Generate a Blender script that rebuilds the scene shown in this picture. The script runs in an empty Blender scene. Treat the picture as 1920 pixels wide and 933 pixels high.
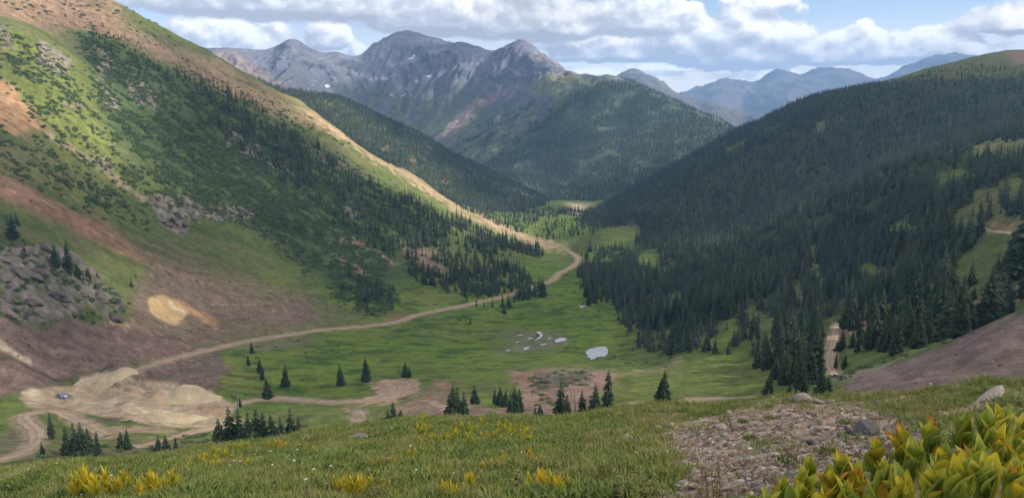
import bpy, bmesh, math, random
import numpy as np
from mathutils import Vector, Matrix

SC = bpy.context.scene
COL = SC.collection
rng = np.random.default_rng(7)
random.seed(7)

# ------------------------------------------------------------------ camera
F, W, H = 1387.0, 1920.0, 933.0
PITCH = math.atan(276.5 / F)
cam = bpy.data.cameras.new('camera')
cam.lens = F / W * 36.0
cam.sensor_width = 36.0
cam.clip_start = 0.1
cam.clip_end = 200000.0
camo = bpy.data.objects.new('camera', cam)
camo.rotation_euler = (math.pi / 2 - PITCH, 0, 0)
COL.objects.link(camo)
SC.camera = camo

# ------------------------------------------------------------------ light, exposure
SUN_AZ, SUN_EL = math.radians(97), math.radians(32)     # azimuth to the right of the view axis
LDIR = Vector((math.sin(SUN_AZ) * math.cos(SUN_EL), math.cos(SUN_AZ) * math.cos(SUN_EL), math.sin(SUN_EL)))
sun = bpy.data.lights.new('sun', 'SUN')
sun.energy = 5.0
sun.angle = math.radians(1.5)
sun.color = (1.0, 0.88, 0.72)
suno = bpy.data.objects.new('sun', sun)
suno.rotation_euler = LDIR.to_track_quat('Z', 'Y').to_euler()
COL.objects.link(suno)
SC.view_settings.view_transform = 'Standard'
SC.view_settings.look = 'None'
SC.view_settings.exposure = 0.78
SC.view_settings.gamma = 1.0
SC.view_settings.use_curve_mapping = False
SC.cycles.use_denoising = True
SC.cycles.max_bounces = 8
SC.cycles.diffuse_bounces = 2
SC.cycles.glossy_bounces = 2
SC.cycles.transmission_bounces = 2
SC.cycles.transparent_max_bounces = 8
SC.cycles.volume_bounces = 0


class NT:
    """small helper round a node tree"""
    def __init__(s, tree):
        s.t = tree; s.n = tree.nodes; s.l = tree.links
    def node(s, typ, **kw):
        n = s.n.new(typ)
        for k, v in kw.items():
            setattr(n, k, v)
        return n
    def put(s, sock, v):
        if isinstance(v, bpy.types.NodeSocket):
            s.l.new(v, sock)
        else:
            sock.default_value = v
    def math(s, op, a, b=0.0, c=0.0, clamp=False):
        n = s.node('ShaderNodeMath', operation=op, use_clamp=clamp)
        s.put(n.inputs[0], a); s.put(n.inputs[1], b); s.put(n.inputs[2], c)
        return n.outputs[0]
    def mix(s, f, a, b, blend='MIX'):
        n = s.node('ShaderNodeMix', data_type='RGBA', blend_type=blend)
        s.put(n.inputs[0], f); s.put(n.inputs[6], a); s.put(n.inputs[7], b)
        return n.outputs[2]
    def noise(s, vec, scale, detail=4, rough=0.55, dist=0.0):
        n = s.node('ShaderNodeTexNoise')
        s.put(n.inputs['Vector'], vec)
        n.inputs['Scale'].default_value = scale; n.inputs['Detail'].default_value = detail
        n.inputs['Roughness'].default_value = rough; n.inputs['Distortion'].default_value = dist
        return n.outputs[0]
    def ramp(s, f, stops, interp='LINEAR'):
        n = s.node('ShaderNodeValToRGB'); n.color_ramp.interpolation = interp
        e = n.color_ramp.elements
        while len(e) < len(stops):
            e.new(0.5)
        for x, (p, c) in zip(e, stops):
            x.position = p
            x.color = (c, c, c, 1) if isinstance(c, (int, float)) else (*c, 1)
        s.put(n.inputs[0], f)
        return n.outputs[0]
    def maprange(s, v, a, b, c=0.0, d=1.0, smooth=False):
        n = s.node('ShaderNodeMapRange', interpolation_type='SMOOTHSTEP' if smooth else 'LINEAR')
        s.put(n.inputs[0], v); s.put(n.inputs[1], a); s.put(n.inputs[2], b); s.put(n.inputs[3], c); s.put(n.inputs[4], d)
        return n.outputs[0]


# ------------------------------------------------------------------ sky: Nishita with cumulus, the clouds going on all round
world = bpy.data.worlds.new('World'); SC.world = world; world.use_nodes = True
w = NT(world.node_tree); w.n.clear()

sky = w.node('ShaderNodeTexSky', sky_type='NISHITA', sun_disc=False)
sky.sun_elevation = SUN_EL; sky.sun_rotation = SUN_AZ
sky.altitude = 3600; sky.air_density = 1.0; sky.dust_density = 1.2; sky.ozone_density = 1.0
skyc = w.mix(1.0, sky.outputs[0], (0.105, 0.105, 0.105, 1), 'MULTIPLY')

def cloud_field(name, heaps, seed, soft):
    """node group: (azimuth deg, elevation deg) -> thickness of one deck of heaped cloud with flat bases"""
    g = bpy.data.node_groups.new(name, 'ShaderNodeTree')
    g.interface.new_socket('az', in_out='INPUT', socket_type='NodeSocketFloat')
    g.interface.new_socket('el', in_out='INPUT', socket_type='NodeSocketFloat')
    g.interface.new_socket('d', in_out='OUTPUT', socket_type='NodeSocketFloat')
    q = NT(g)
    gi = q.node('NodeGroupInput'); go = q.node('NodeGroupOutput')
    az, el = gi.outputs[0], gi.outputs[1]
    tot = None
    for (a, b, hw, ht, st) in heaps:
        x = q.math('DIVIDE', q.math('SUBTRACT', az, a), hw)
        y = q.math('DIVIDE', q.math('SUBTRACT', el, b), ht)
        y = q.math('MAXIMUM', y, q.math('MULTIPLY', y, -4.5))
        r2 = q.math('MULTIPLY_ADD', x, x, q.math('MULTIPLY', y, y))
        v = q.math('MULTIPLY', q.math('SUBTRACT', 1.0, q.math('SQRT', r2)), st)
        tot = v if tot is None else q.math('SMOOTH_MAX', tot, v, 0.2)
    tot = q.math('MAXIMUM', tot, -1.0)
    c2 = q.node('ShaderNodeCombineXYZ'); q.put(c2.inputs[0], az); q.put(c2.inputs[1], q.math('MULTIPLY', el, 1.35)); c2.inputs[2].default_value = seed
    wv = q.node('ShaderNodeTexNoise'); wv.inputs['Scale'].default_value = 0.8; wv.inputs['Detail'].default_value = 2; q.put(wv.inputs['Vector'], c2.outputs[0])
    off = q.node('ShaderNodeVectorMath', operation='MULTIPLY_ADD'); q.put(off.inputs[0], wv.outputs[1]); off.inputs[1].default_value = (.8, .8, 0); q.put(off.inputs[2], c2.outputs[0])
    vo = q.node('ShaderNodeTexVoronoi', feature='F1', voronoi_dimensions='2D', normalize=True)
    vo.inputs['Scale'].default_value = 0.36; vo.inputs['Detail'].default_value = 1.6; vo.inputs['Roughness'].default_value = 0.5; pass
    q.put(vo.inputs['Vector'], off.outputs[0])
    bil = q.math('SUBTRACT', 0.40, vo.outputs['Distance'])
    fb = q.math('SUBTRACT', q.noise(c2.outputs[0], 0.42, 6, 0.6), 0.5)
    d = q.math('ADD', tot, q.math('ADD', q.math('MULTIPLY', bil, 0.95 * (1 - soft)), q.math('MULTIPLY', fb, 0.9)))
    q.put(go.inputs[0], d)
    return g

# decks of cloud, far to near: centre azimuth, base elevation, half width, height (degrees), strength
DECKS = [('cloud_deck_low', [(5, 1.9, 8, .8, .5), (13, 2.3, 7, .9, .55), (20, 1.6, 7, .7, .5), (26, 2.6, 6, .7, .5), (0, 3.0, 6, .9, .5), (-30, 3, 8, 1.2, .5), (40, 2.5, 8, .8, .5)], 3.1, .6, .30),
         ('cloud_deck_heaps', [(17.0, 3.0, 5.2, 4.0, 1.0), (12.4, 3.5, 4.0, 3.8, 1.0), (23.4, 2.8, 4.6, 2.1, .8), (28.0, 3.0, 4.6, 1.7, .7), (6.5, 3.3, 5.0, 2.4, .8), (-20.5, 3.4, 5.0, 2.7, 1.0), (-13.6, 4.0, 1.6, 2.0, .9), (-11.4, 3.4, .8, .8, .7), (34, 4.5, 3.6, 1.7, .8), (46, 3.5, 8, 3, .9), (-40, 3.5, 8, 3, .9)], 7.7, .0, .16),
         ('cloud_deck_near', [(9.2, 5.4, 5.0, 4.0, .9), (2.5, 5.2, 6.0, 4.5, 1.0), (-5, 5.6, 6.5, 4.5, 1.0), (-18, 6.5, 12, 5.0, .95), (29, 7.2, 5.5, 1.6, .7), (35.5, 6.7, 2.6, 1.0, .7), (-36, 7, 9, 5, .9), (46, 7, 6, 3, .8), (14, 9.5, 9, 4, .8)], 1.3, .5, .26)]
tc = w.node('ShaderNodeTexCoord')
sp = w.node('ShaderNodeSeparateXYZ'); w.put(sp.inputs[0], tc.outputs['Generated'])
az = w.math('MULTIPLY', w.math('ARCTAN2', sp.outputs[0], sp.outputs[1]), 57.2958)
el = w.math('MULTIPLY', w.math('ARCSINE', sp.outputs[2]), 57.2958)
SKY = 1.08
RAMP = [(0.0, (0.36 * SKY, 0.375 * SKY, 0.43 * SKY)), (0.4, (0.50 * SKY, 0.51 * SKY, 0.57 * SKY)), (0.7, (0.72 * SKY, 0.715 * SKY, 0.73 * SKY)), (1.0, (0.96 * SKY, 0.93 * SKY, 0.89 * SKY))]
# thin bright veil near the horizon, behind the heaps
veil = w.maprange(el, 0.0, 7.0, 0.92, 0.08, True)
near_sky = w.mix(veil, skyc, (1.12 * SKY, 1.02 * SKY, 0.93 * SKY, 1))
for (nm, heaps, seed, soft, edge) in DECKS:
    CF = cloud_field(nm, heaps, seed, soft)
    def cf(a, e):
        n = w.node('ShaderNodeGroup'); n.node_tree = CF
        w.put(n.inputs[0], a); w.put(n.inputs[1], e)
        return n.outputs[0]
    d0 = cf(az, el)
    d1 = cf(w.math('ADD', az, 0.35), w.math('ADD', el, 0.6))
    cover = w.maprange(d0, 0.0, edge, 0, 0.97, True)
    lit = w.math('MULTIPLY_ADD', w.math('SUBTRACT', d0, d1), 2.1, 0.40)
    lit = w.math('SUBTRACT', lit, w.math('MULTIPLY', w.math('MAXIMUM', w.math('SUBTRACT', d0, 0.30), 0.0), 0.30), clamp=True)
    near_sky = w.mix(cover, near_sky, w.ramp(lit, [(p, [k * (1.25 if 'low' in nm else 1.0) for k in c3]) for p, c3 in RAMP]))
# the rest of the sky: the same broken cloud with less detail
lo = w.noise(tc.outputs['Generated'], 3.2, 3, 0.55)
far_sky = w.mix(w.maprange(lo, 0.40, 0.56, 0, 1, True), skyc, w.ramp(w.maprange(lo, 0.45, 0.75, 0.9, 0.15), RAMP))
bg = w.node('ShaderNodeBackground'); w.put(bg.inputs[0], near_sky)
bg2 = w.node('ShaderNodeBackground'); w.put(bg2.inputs[0], far_sky)
inz = w.math('MULTIPLY', w.math('LESS_THAN', el, 13.0), w.math('LESS_THAN', w.math('ABSOLUTE', az), 50.0))
mx = w.node('ShaderNodeMixShader'); w.put(mx.inputs[0], inz); w.l.new(bg2.outputs[0], mx.inputs[1]); w.l.new(bg.outputs[0], mx.inputs[2])
wo = w.node('ShaderNodeOutputWorld'); w.l.new(mx.outputs[0], wo.inputs[0])
world.cycles.sampling_method = 'NONE'

# ------------------------------------------------------------------ geometry helpers
CP, SP = math.cos(PITCH), math.sin(PITCH)
def ray(px, py):
    a = (np.asarray(px, float) - 960.0) / F
    b = -(np.asarray(py, float) - 466.5) / F
    x = a; y = CP + b * SP; z = -SP + b * CP
    return x, y, z
def at(px, py, r):
    """world point seen at a picture position, at horizontal range r"""
    x, y, z = ray(px, py)
    h = np.hypot(x, y)
    return x / h * r, y / h * r, z / h * r
def proj(x, y, z):
    f = y * CP - z * SP
    u = y * SP + z * CP
    f = np.where(f > 0.05, f, 0.05)
    return 960.0 + F * x / f, 466.5 - F * u / f

_perm = np.random.default_rng(3).permutation(256); _perm = np.concatenate([_perm, _perm])
_ga = np.random.default_rng(4).uniform(0, 2 * np.pi, 256); _gx, _gy = np.cos(_ga), np.sin(_ga)
def perlin(x, y):
    xi = np.floor(x).astype(np.int64); yi = np.floor(y).astype(np.int64)
    xf = x - xi; yf = y - yi
    u = xf * xf * xf * (xf * (xf * 6 - 15) + 10); v = yf * yf * yf * (yf * (yf * 6 - 15) + 10)
    xi &= 255; yi &= 255
    def g(ix, iy, dx, dy):
        h = _perm[_perm[ix & 255] + (iy & 255)]
        return _gx[h] * dx + _gy[h] * dy
    a = g(xi, yi, xf, yf); b = g(xi + 1, yi, xf - 1, yf)
    c = g(xi, yi + 1, xf, yf - 1); d = g(xi + 1, yi + 1, xf - 1, yf - 1)
    return ((a + u * (b - a)) + v * ((c + u * (d - c)) - (a + u * (b - a)))) * 1.5
def fbm(x, y, o=4, lac=2.03, gain=0.5):
    s = 0.0; a = 1.0
    for i in range(o):
        s = s + a * perlin(x + 17.3 * i, y - 9.1 * i); x = x * lac; y = y * lac; a *= gain
    return s
def ridged(x, y, o=5, lac=2.07, gain=0.55):
    s = 0.0; a = 1.0; wgt = 1.0
    for i in range(o):
        n = 1.0 - np.abs(perlin(x + 31.7 * i, y + 11.9 * i)); n = n * n * wgt
        s = s + a * n; wgt = np.clip(n * 1.6, 0, 1); x = x * lac; y = y * lac; a *= gain
    return s
def smooth(a, b, x):
    t = np.clip((x - a) / (b - a), 0, 1); return t * t * (3 - 2 * t)

class TPS:
    """smooth surface through survey points, over (azimuth, log range) -> z / range"""
    K = 0.3
    def __init__(s, pts, lam=1e-5):
        P = []; V = []
        for p in pts:
            if len(p) == 4:                      # ('z', px, r, z): a height given outright
                _, px, r, z = p
                x, y, _z = at(px, 400.0, r)
            else:
                x, y, z = at(*p); r = p[2]
            P.append((math.atan2(x, y), math.log(r) * s.K)); V.append(float(z) / r)
        s.P = np.array(P); V = np.array(V); n = len(P)
        D = s.k(np.linalg.norm(s.P[:, None] - s.P[None], axis=2))
        A = np.zeros((n + 3, n + 3)); A[:n, :n] = D + lam * np.eye(n)
        A[:n, n] = 1; A[:n, n + 1:] = s.P; A[n:, :n] = A[:n, n:].T
        s.w = np.linalg.solve(A, np.concatenate([V, np.zeros(3)]))
    @staticmethod
    def k(d):
        return np.where(d > 1e-9, d * d * np.log(np.maximum(d, 1e-9)), 0.0)
    def __call__(s, A, R):
        q = np.stack([A.ravel(), np.log(R.ravel()) * s.K], 1); out = np.empty(len(q)); n = len(s.P)
        for i in range(0, len(q), 40000):
            c = q[i:i + 40000]
            d = np.sqrt((c[:, 0:1] - s.P[:, 0]) ** 2 + (c[:, 1:2] - s.P[:, 1]) ** 2)
            out[i:i + 40000] = s.k(d) @ s.w[:n] + s.w[n] + c @ s.w[n + 1:]
        return out.reshape(A.shape) * R

class Sheet:
    """height field on a fan-shaped grid, finer near than far"""
    def __init__(s, pts, az0, az1, n, radii, lam=1e-5):
        s.a = np.linspace(math.radians(az0), math.radians(az1), n); s.r = np.asarray(radii, float)
        # survey the coarse field, then refine: the field is smooth
        ka, kr = max(2, n // 4), max(2, len(s.r) // 3)
        ca = np.linspace(s.a[0], s.a[-1], ka); cr = np.exp(np.linspace(math.log(s.r[0]), math.log(s.r[-1]), kr))
        T = TPS(pts, lam); R, A = np.meshgrid(cr, ca, indexing='ij')
        G = T(A, R) / R
        s.z = s.bil(G, ca, np.log(cr), s.a[None, :].repeat(len(s.r), 0), np.log(s.r)[:, None].repeat(n, 1)) * s.r[:, None]
        s.update()
    @staticmethod
    def bil(G, ca, cr, A, R):
        fa = np.clip((A - ca[0]) / (ca[1] - ca[0]), 0, len(ca) - 1.001); fr = np.clip((R - cr[0]) / (cr[1] - cr[0]), 0, len(cr) - 1.001)
        i = fa.astype(int); j = fr.astype(int); fa = fa - i; fr = fr - j
        # Catmull-Rom along both axes
        def wts(t):
            return (-.5 * t + t * t - .5 * t ** 3, 1 - 2.5 * t * t + 1.5 * t ** 3, .5 * t + 2 * t * t - 1.5 * t ** 3, -.5 * t * t + .5 * t ** 3)
        wa, wr = wts(fa), wts(fr); o = 0
        for p in range(4):
            jj = np.clip(j + p - 1, 0, len(cr) - 1)
            for q in range(4):
                o = o + wr[p] * wa[q] * G[jj, np.clip(i + q - 1, 0, len(ca) - 1)]
        return o
    def update(s):
        s.x = s.r[:, None] * np.sin(s.a)[None]; s.y = s.r[:, None] * np.cos(s.a)[None]
        s.px, s.py = proj(s.x, s.y, s.z)
    def height(s, x, y):
        x = np.asarray(x, float); y = np.asarray(y, float)
        A = np.arctan2(x, y); r = np.hypot(x, y)
        fa = np.clip((A - s.a[0]) / (s.a[1] - s.a[0]), 0, len(s.a) - 1.001)
        fr = np.clip(np.interp(r, s.r, np.arange(len(s.r))), 0, len(s.r) - 1.001)
        i = fa.astype(int); j = fr.astype(int); fa = fa - i; fr = fr - j; z = s.z
        return (z[j, i] * (1 - fa) + z[j, i + 1] * fa) * (1 - fr) + (z[j + 1, i] * (1 - fa) + z[j + 1, i + 1] * fa) * fr
    def hit(s, px, py, rmin=0.0):
        """first point of the ground along the line of sight of a picture position"""
        x, y, z = ray(px, py); h = math.hypot(x, y)
        rr = np.exp(np.linspace(math.log(max(rmin, s.r[0] * 1.01)), math.log(s.r[-1] * .995), 900))
        g = s.height(x / h * rr, y / h * rr) - z / h * rr
        k = np.argmax(g > 0)
        if k == 0:
            return None
        t = g[k - 1] / (g[k - 1] - g[k]); r = rr[k - 1] + t * (rr[k] - rr[k - 1])
        X, Y = x / h * r, y / h * r
        return float(X), float(Y), float(s.height(X, Y)), r
    def mesh(s, name, mat, colour=None, skip=None):
        nr, na = s.z.shape
        v = np.stack([s.x, s.y, s.z], 2).reshape(-1, 3)
        idx = np.arange(nr * na).reshape(nr, na)
        f = np.stack([idx[:-1, :-1], idx[:-1, 1:], idx[1:, 1:], idx[1:, :-1]], 2).reshape(-1, 4)
        me = bpy.data.meshes.new(name)
        me.vertices.add(len(v)); me.vertices.foreach_set('co', v.astype(np.float32).ravel())
        me.loops.add(f.size); me.loops.foreach_set('vertex_index', f.astype(np.int32).ravel())
        me.polygons.add(len(f)); me.polygons.foreach_set('loop_start', np.arange(0, f.size, 4, dtype=np.int32))
        me.polygons.foreach_set('use_smooth', np.ones(len(f), bool))
        me.update(calc_edges=True)
        if colour is not None:
            at_ = me.attributes.new('Col', 'FLOAT_COLOR', 'POINT')
            c = np.ones((nr * na, 4), np.float32); c[:, :3] = colour.reshape(-1, 3)
            at_.data.foreach_set('color', c.ravel())
        me.materials.append(mat)
        o = bpy.data.objects.new(name, me); COL.objects.link(o); o['kind'] = 'structure'
        return o

def poly_sd(px, py, poly, m=40.0):
    """signed distance in picture units to a closed outline, positive inside; far outside is not worked out"""
    P = np.asarray(poly, float)
    out = np.full(px.shape, -m)
    sel = (px > P[:, 0].min() - m) & (px < P[:, 0].max() + m) & (py > P[:, 1].min() - m) & (py < P[:, 1].max() + m)
    x = px[sel]; y = py[sel]
    if x.size == 0:
        return out
    d2 = np.full(x.shape, 1e18); ins = np.zeros(x.shape, bool)
    for (x0, y0), (x1, y1) in zip(P, np.roll(P, -1, 0)):
        ex, ey = x1 - x0, y1 - y0
        t = np.clip(((x - x0) * ex + (y - y0) * ey) / (ex * ex + ey * ey + 1e-9), 0, 1)
        d2 = np.minimum(d2, (x - x0 - t * ex) ** 2 + (y - y0 - t * ey) ** 2)
        c = (y0 > y) != (y1 > y)
        with np.errstate(divide='ignore', invalid='ignore'):
            ins ^= c & (x < ex * (y - y0) / (ey if ey else 1e-9) + x0)
    out[sel] = np.where(ins, 1, -1) * np.sqrt(d2)
    return out
def line_d(px, py, pts, m=60.0):
    P = np.asarray(pts, float)
    out = np.full(px.shape, m)
    sel = (px > P[:, 0].min() - m) & (px < P[:, 0].max() + m) & (py > P[:, 1].min() - m) & (py < P[:, 1].max() + m)
    x = px[sel]; y = py[sel]; d2 = np.full(x.shape, m * m)
    for (x0, y0), (x1, y1) in zip(P[:-1], P[1:]):
        ex, ey = x1 - x0, y1 - y0
        t = np.clip(((x - x0) * ex + (y - y0) * ey) / (ex * ex + ey * ey + 1e-9), 0, 1)
        d2 = np.minimum(d2, (x - x0 - t * ex) ** 2 + (y - y0 - t * ey) ** 2)
    out[sel] = np.sqrt(d2)
    return out

def lerp(c, col, m):
    return c + (np.asarray(col) - c) * m[..., None]

# ------------------------------------------------------------------ the ground: survey points (picture x, picture y, range in metres) or ('z', picture x, range, height)
near_pts = [('z', 960, 1.0, -2.0), ('z', 960, 4.0, -3.2), (960, 933, 10.4), (960, 860, 17), (960, 815, 30), (960, 788, 48), ('z', 960, 62, -30.5), ('z', 960, 95, -51),
            ('z', 300, 1.0, -2.0), ('z', 300, 4.0, -3.3), (300, 933, 13), (300, 895, 22), (300, 868, 38), (300, 852, 50), ('z', 300, 64, -30), ('z', 300, 95, -50),
            ('z', 0, 1.0, -2.1), ('z', 0, 4, -3.4), (0, 925, 22), (0, 903, 38), (0, 890, 50), ('z', 0, 62, -29.5), ('z', 0, 95, -48),
            (600, 933, 11), (600, 870, 21), (600, 830, 36), (600, 808, 50), ('z', 600, 64, -31.5), ('z', 600, 95, -51),
            (780, 792, 50), (1160, 772, 42), ('z', 1160, 56, -26), ('z', 1160, 95, -49),
            (1280, 933, 8.8), (1280, 850, 15), (1280, 790, 26), (1280, 755, 38), ('z', 1280, 50, -22), ('z', 1280, 95, -47),
            (1450, 933, 7.6), (1450, 840, 13), (1450, 780, 22), (1450, 748, 31), ('z', 1450, 41, -18), ('z', 1450, 95, -46),
            ('z', 1600, 1.0, -2.0), ('z', 1600, 3.5, -2.6), (1600, 880, 8.5), (1600, 820, 13), (1600, 775, 21), (1600, 744, 30), ('z', 1600, 39, -16.5), ('z', 1600, 95, -45),
            ('z', 1760, 3.0, -2.2), (1760, 850, 8.5), (1760, 800, 12.5), (1760, 765, 19), (1760, 731, 28), ('z', 1760, 37, -14.8), ('z', 1760, 95, -44),
            ('z', 1920, 3.0, -2.0), (1920, 800, 11), (1920, 760, 17), (1920, 720, 27), ('z', 1920, 36, -13.5), ('z', 1920, 95, -43),
            ('z', -200, 1, -2.1), ('z', -200, 20, -10.5), ('z', -200, 50, -22), ('z', -200, 95, -47), ('z', 2150, 1, -2), ('z', 2150, 12, -4.6), ('z', 2150, 27, -8.5), ('z', 2150, 36, -12), ('z', 2150, 95, -42)]

valley_pts = [
    # camera's own hillside going down
    ('z', 0, 70, -38), ('z', 300, 70, -39), ('z', 600, 70, -40), ('z', 960, 70, -39), ('z', 1280, 70, -36), ('z', 1600, 70, -31), ('z', 1920, 70, -27),
    ('z', 0, 130, -66), ('z', 300, 130, -68), ('z', 600, 130, -69), ('z', 960, 130, -66), ('z', 1280, 130, -60), ('z', 1600, 120, -51), (1640, 742, 150), (1920, 712, 130),
    (0, 875, 250), (300, 850, 260), (480, 835, 270), (640, 806, 280), (800, 790, 260), (960, 785, 260), (1100, 778, 250), (1240, 758, 240), (1420, 742, 240), (1520, 745, 230),
    # floor
    (0, 840, 320), (60, 800, 360), (150, 800, 370), (300, 815, 340), (400, 800, 350), (560, 770, 380), (700, 770, 345), (780, 720, 420), (900, 745, 340), (1040, 740, 340), (1050, 700, 430),
    (60, 745, 420), (150, 745, 425), (250, 760, 400), (240, 712, 455), (350, 745, 425), (420, 765, 405), (330, 800, 370), (160, 770, 400),
    (560, 745, 425), (740, 705, 455), (640, 700, 475), (560, 690, 490), (420, 700, 480), (700, 650, 560), (860, 680, 510), (960, 660, 555),
    (1118, 660, 558), (1000, 635, 605), (1180, 680, 500), (1040, 560, 760), (1120, 590, 690), (1100, 540, 820), (1100, 510, 930), (1280, 690, 440), (1230, 660, 540), (1350, 700, 400), (1420, 720, 330), (1300, 750, 280), (1400, 660, 480), (1180, 560, 770),
    (200, 705, 470), (300, 676, 505), (420, 650, 550), (560, 622, 610), (700, 605, 660), (800, 585, 705), (880, 570, 745), (960, 548, 810), (1040, 522, 895), (1088, 482, 1080), (1130, 440, 1330), (1180, 470, 1130), (1060, 425, 1500), (1090, 400, 1850), (1088, 386, 2100), (1150, 500, 980),
    # left mountain
    (0, 720, 430), (0, 650, 455), (0, 600, 478), (0, 500, 535), (0, 400, 600), (0, 300, 675), (0, 200, 765), (0, 100, 870), (0, 0, 990),
    (100, 700, 460), (100, 550, 530), (100, 300, 725), (100, 60, 985), (200, 600, 540), (200, 500, 615), (200, 400, 700), (200, 300, 795), (200, 200, 905), (200, 100, 1030), (205, 0, 1180),
    (300, 620, 560), (300, 55, 1200), (400, 600, 620), (400, 500, 715), (400, 400, 820), (400, 300, 935), (400, 200, 1080), (385, 96, 1260), (470, 140, 1290),
    (560, 560, 720), (560, 450, 865), (560, 350, 1000), (560, 250, 1180), (560, 190, 1330), (630, 238, 1350), (700, 540, 790), (700, 480, 890), (700, 380, 1090), (700, 290, 1390), (770, 328, 1420),
    (840, 540, 830), (840, 450, 1050), (840, 374, 1450), (900, 408, 1450), (960, 500, 960), (960, 437, 1430), (1020, 455, 1390), (1070, 466, 1330),
    ('z', 205, 1500, 60), ('z', 205, 2100, -40), ('z', 385, 1600, 20), ('z', 385, 2200, -120), ('z', 560, 1650, -90), ('z', 560, 2200, -230), ('z', 700, 1700, -160), ('z', 700, 2200, -270), ('z', 840, 1700, -225), ('z', 960, 1700, -260), ('z', 960, 2200, -310),
    ('z', 840, 2300, -320), ('z', 1090, 2500, -330), ('z', 1090, 3200, -390), ('z', 0, 1400, 190), ('z', 0, 2000, 150),
    (-250, 700, 420), (-250, 400, 590), (-250, 100, 800), ('z', -250, 1300, 230), ('z', -250, 2000, 200),
    # right mountain, with the nearer wooded spur
    (1560, 705, 300), (1570, 620, 440), (1640, 610, 430), (1700, 650, 330), (1650, 700, 250), (1750, 700, 190), (1800, 640, 280), (1920, 600, 250), (1920, 650, 190), (1860, 700, 150), (1850, 590, 370), (1920, 550, 380), (1880, 480, 480), (1880, 435, 560), (1720, 415, 690), (1740, 500, 560), (1920, 380, 620), (1820, 350, 740), (1890, 285, 850), (1920, 270, 860), (1800, 300, 900), (1680, 330, 950),
    (1500, 600, 530), (1500, 500, 720), (1500, 440, 880), (1500, 400, 1020), (1620, 540, 590), (1620, 420, 850), (1380, 600, 560), (1380, 500, 790), (1300, 560, 690), (1300, 490, 960), (1300, 450, 1150), (1220, 520, 880), (1200, 460, 1180),
    (1700, 300, 1230), (1500, 375, 1290), (1350, 430, 1330), (1250, 440, 1420), (1200, 425, 1560), (1150, 410, 1750), (1880, 240, 1250),
    (1500, 300, 1700), (1700, 230, 1650), (1850, 190, 1650), (1350, 360, 1750), (1250, 380, 1850),
    (1920, 98, 2500), (1890, 97, 2500), (1840, 107, 2450), (1750, 128, 2400), (1680, 148, 2400), (1600, 165, 2380), (1530, 180, 2400), (1450, 215, 2450), (1350, 262, 2450), (1250, 318, 2400), (1160, 372, 2300), (1115, 398, 2150),
    ('z', 1920, 3200, 20), ('z', 1750, 3100, -60), ('z', 1600, 3100, -100), ('z', 1450, 3100, -150), ('z', 1250, 3000, -330), ('z', 1160, 2900, -370), ('z', 1600, 4000, -400), ('z', 1920, 4000, -250), ('z', 1250, 4000, -480), ('z', 1090, 4000, -430), ('z', 700, 3500, -420), ('z', 205, 3500, -300),
    (2150, 680, 130), (2150, 450, 450), (2150, 280, 820), (2150, 90, 2500), ('z', 2150, 3400, 100)]

ridge_pts = [(430, 145, 2300), (560, 172, 2350), (640, 188, 2350), (720, 220, 2350), (800, 262, 2330), (880, 305, 2300), (960, 348, 2250), (1030, 385, 2170), (1075, 408, 2080), (1100, 425, 1950),
             ('z', 430, 1800, -190), ('z', 560, 1750, -240), ('z', 640, 1750, -255), ('z', 800, 1750, -268), ('z', 960, 1750, -276), ('z', 1075, 1750, -285), ('z', 1130, 1750, -290),
             ('z', 430, 2900, -120), ('z', 560, 2950, -160), ('z', 640, 3000, -180), ('z', 800, 3000, -280), ('z', 960, 2950, -350), ('z', 1075, 2800, -400), ('z', 1160, 2300, -390), ('z', 1160, 2900, -430)]

massif_pts = [  # the wooded cone and the spur behind it
    (1090, 384, 2500), (1150, 380, 2500), (1000, 372, 2500), (900, 330, 2700), (1200, 345, 2600), (1300, 290, 2900), (1350, 238, 3200), (1265, 192, 3500), (1200, 160, 3650), (1150, 146, 3750), (1100, 146, 3900), (1060, 160, 3850), (1180, 250, 3100), (1120, 300, 2800), (1160, 210, 3350), (1040, 250, 3250), (1020, 320, 2850),
    (960, 300, 3150), (900, 290, 3300), (860, 265, 3650), (960, 230, 3700), (980, 180, 4150), (1010, 160, 4100), (1040, 130, 4450), (880, 230, 4050), (920, 180, 4450),
    (1086, 141, 4100), (1050, 120, 4700), (1010, 95, 5000), (978, 75, 5150), (950, 88, 5200), (915, 104, 5300), (900, 140, 4950), (960, 130, 4700),
    (885, 86, 5700), (850, 78, 5850), (800, 72, 5950), (755, 60, 6000), (735, 68, 6000), (700, 85, 5950), (665, 107, 5850), (640, 98, 5700), (605, 100, 5600), (575, 88, 5500), (545, 74, 5400), (515, 92, 5350), (480, 98, 5300), (440, 94, 5250), (400, 93, 5200), (330, 90, 5200), (200, 85, 5200),
    (800, 130, 5350), (750, 140, 5300), (700, 150, 5200), (820, 190, 4800), (760, 210, 4700), (700, 200, 4700), (640, 170, 4800), (580, 140, 4850), (540, 130, 4850), (480, 130, 4800), (420, 120, 4800), (600, 185, 4400), (840, 245, 4150),
    ('z', 300, 4300, -60), ('z', 500, 4000, -120), ('z', 640, 3900, -180), ('z', 760, 3800, -230), ('z', 500, 3300, -250), ('z', 700, 3300, -320), ('z', 850, 3000, -340), ('z', 300, 3300, -200),
    ('z', 300, 6500, 0), ('z', 545, 6600, 50), ('z', 665, 7000, 0), ('z', 755, 7300, 200), ('z', 885, 7000, 100), ('z', 978, 6300, 50), ('z', 1086, 5200, -150), ('z', 1150, 4700, -150), ('z', 1265, 4300, -200), ('z', 1350, 4000, -200), ('z', 1450, 3300, -250), ('z', 1450, 4200, -350), ('z', 1400, 2700, -380), ('z', 1000, 7300, -200), ('z', 1300, 6500, -400), ('z', 200, 7400, 0)]

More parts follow.
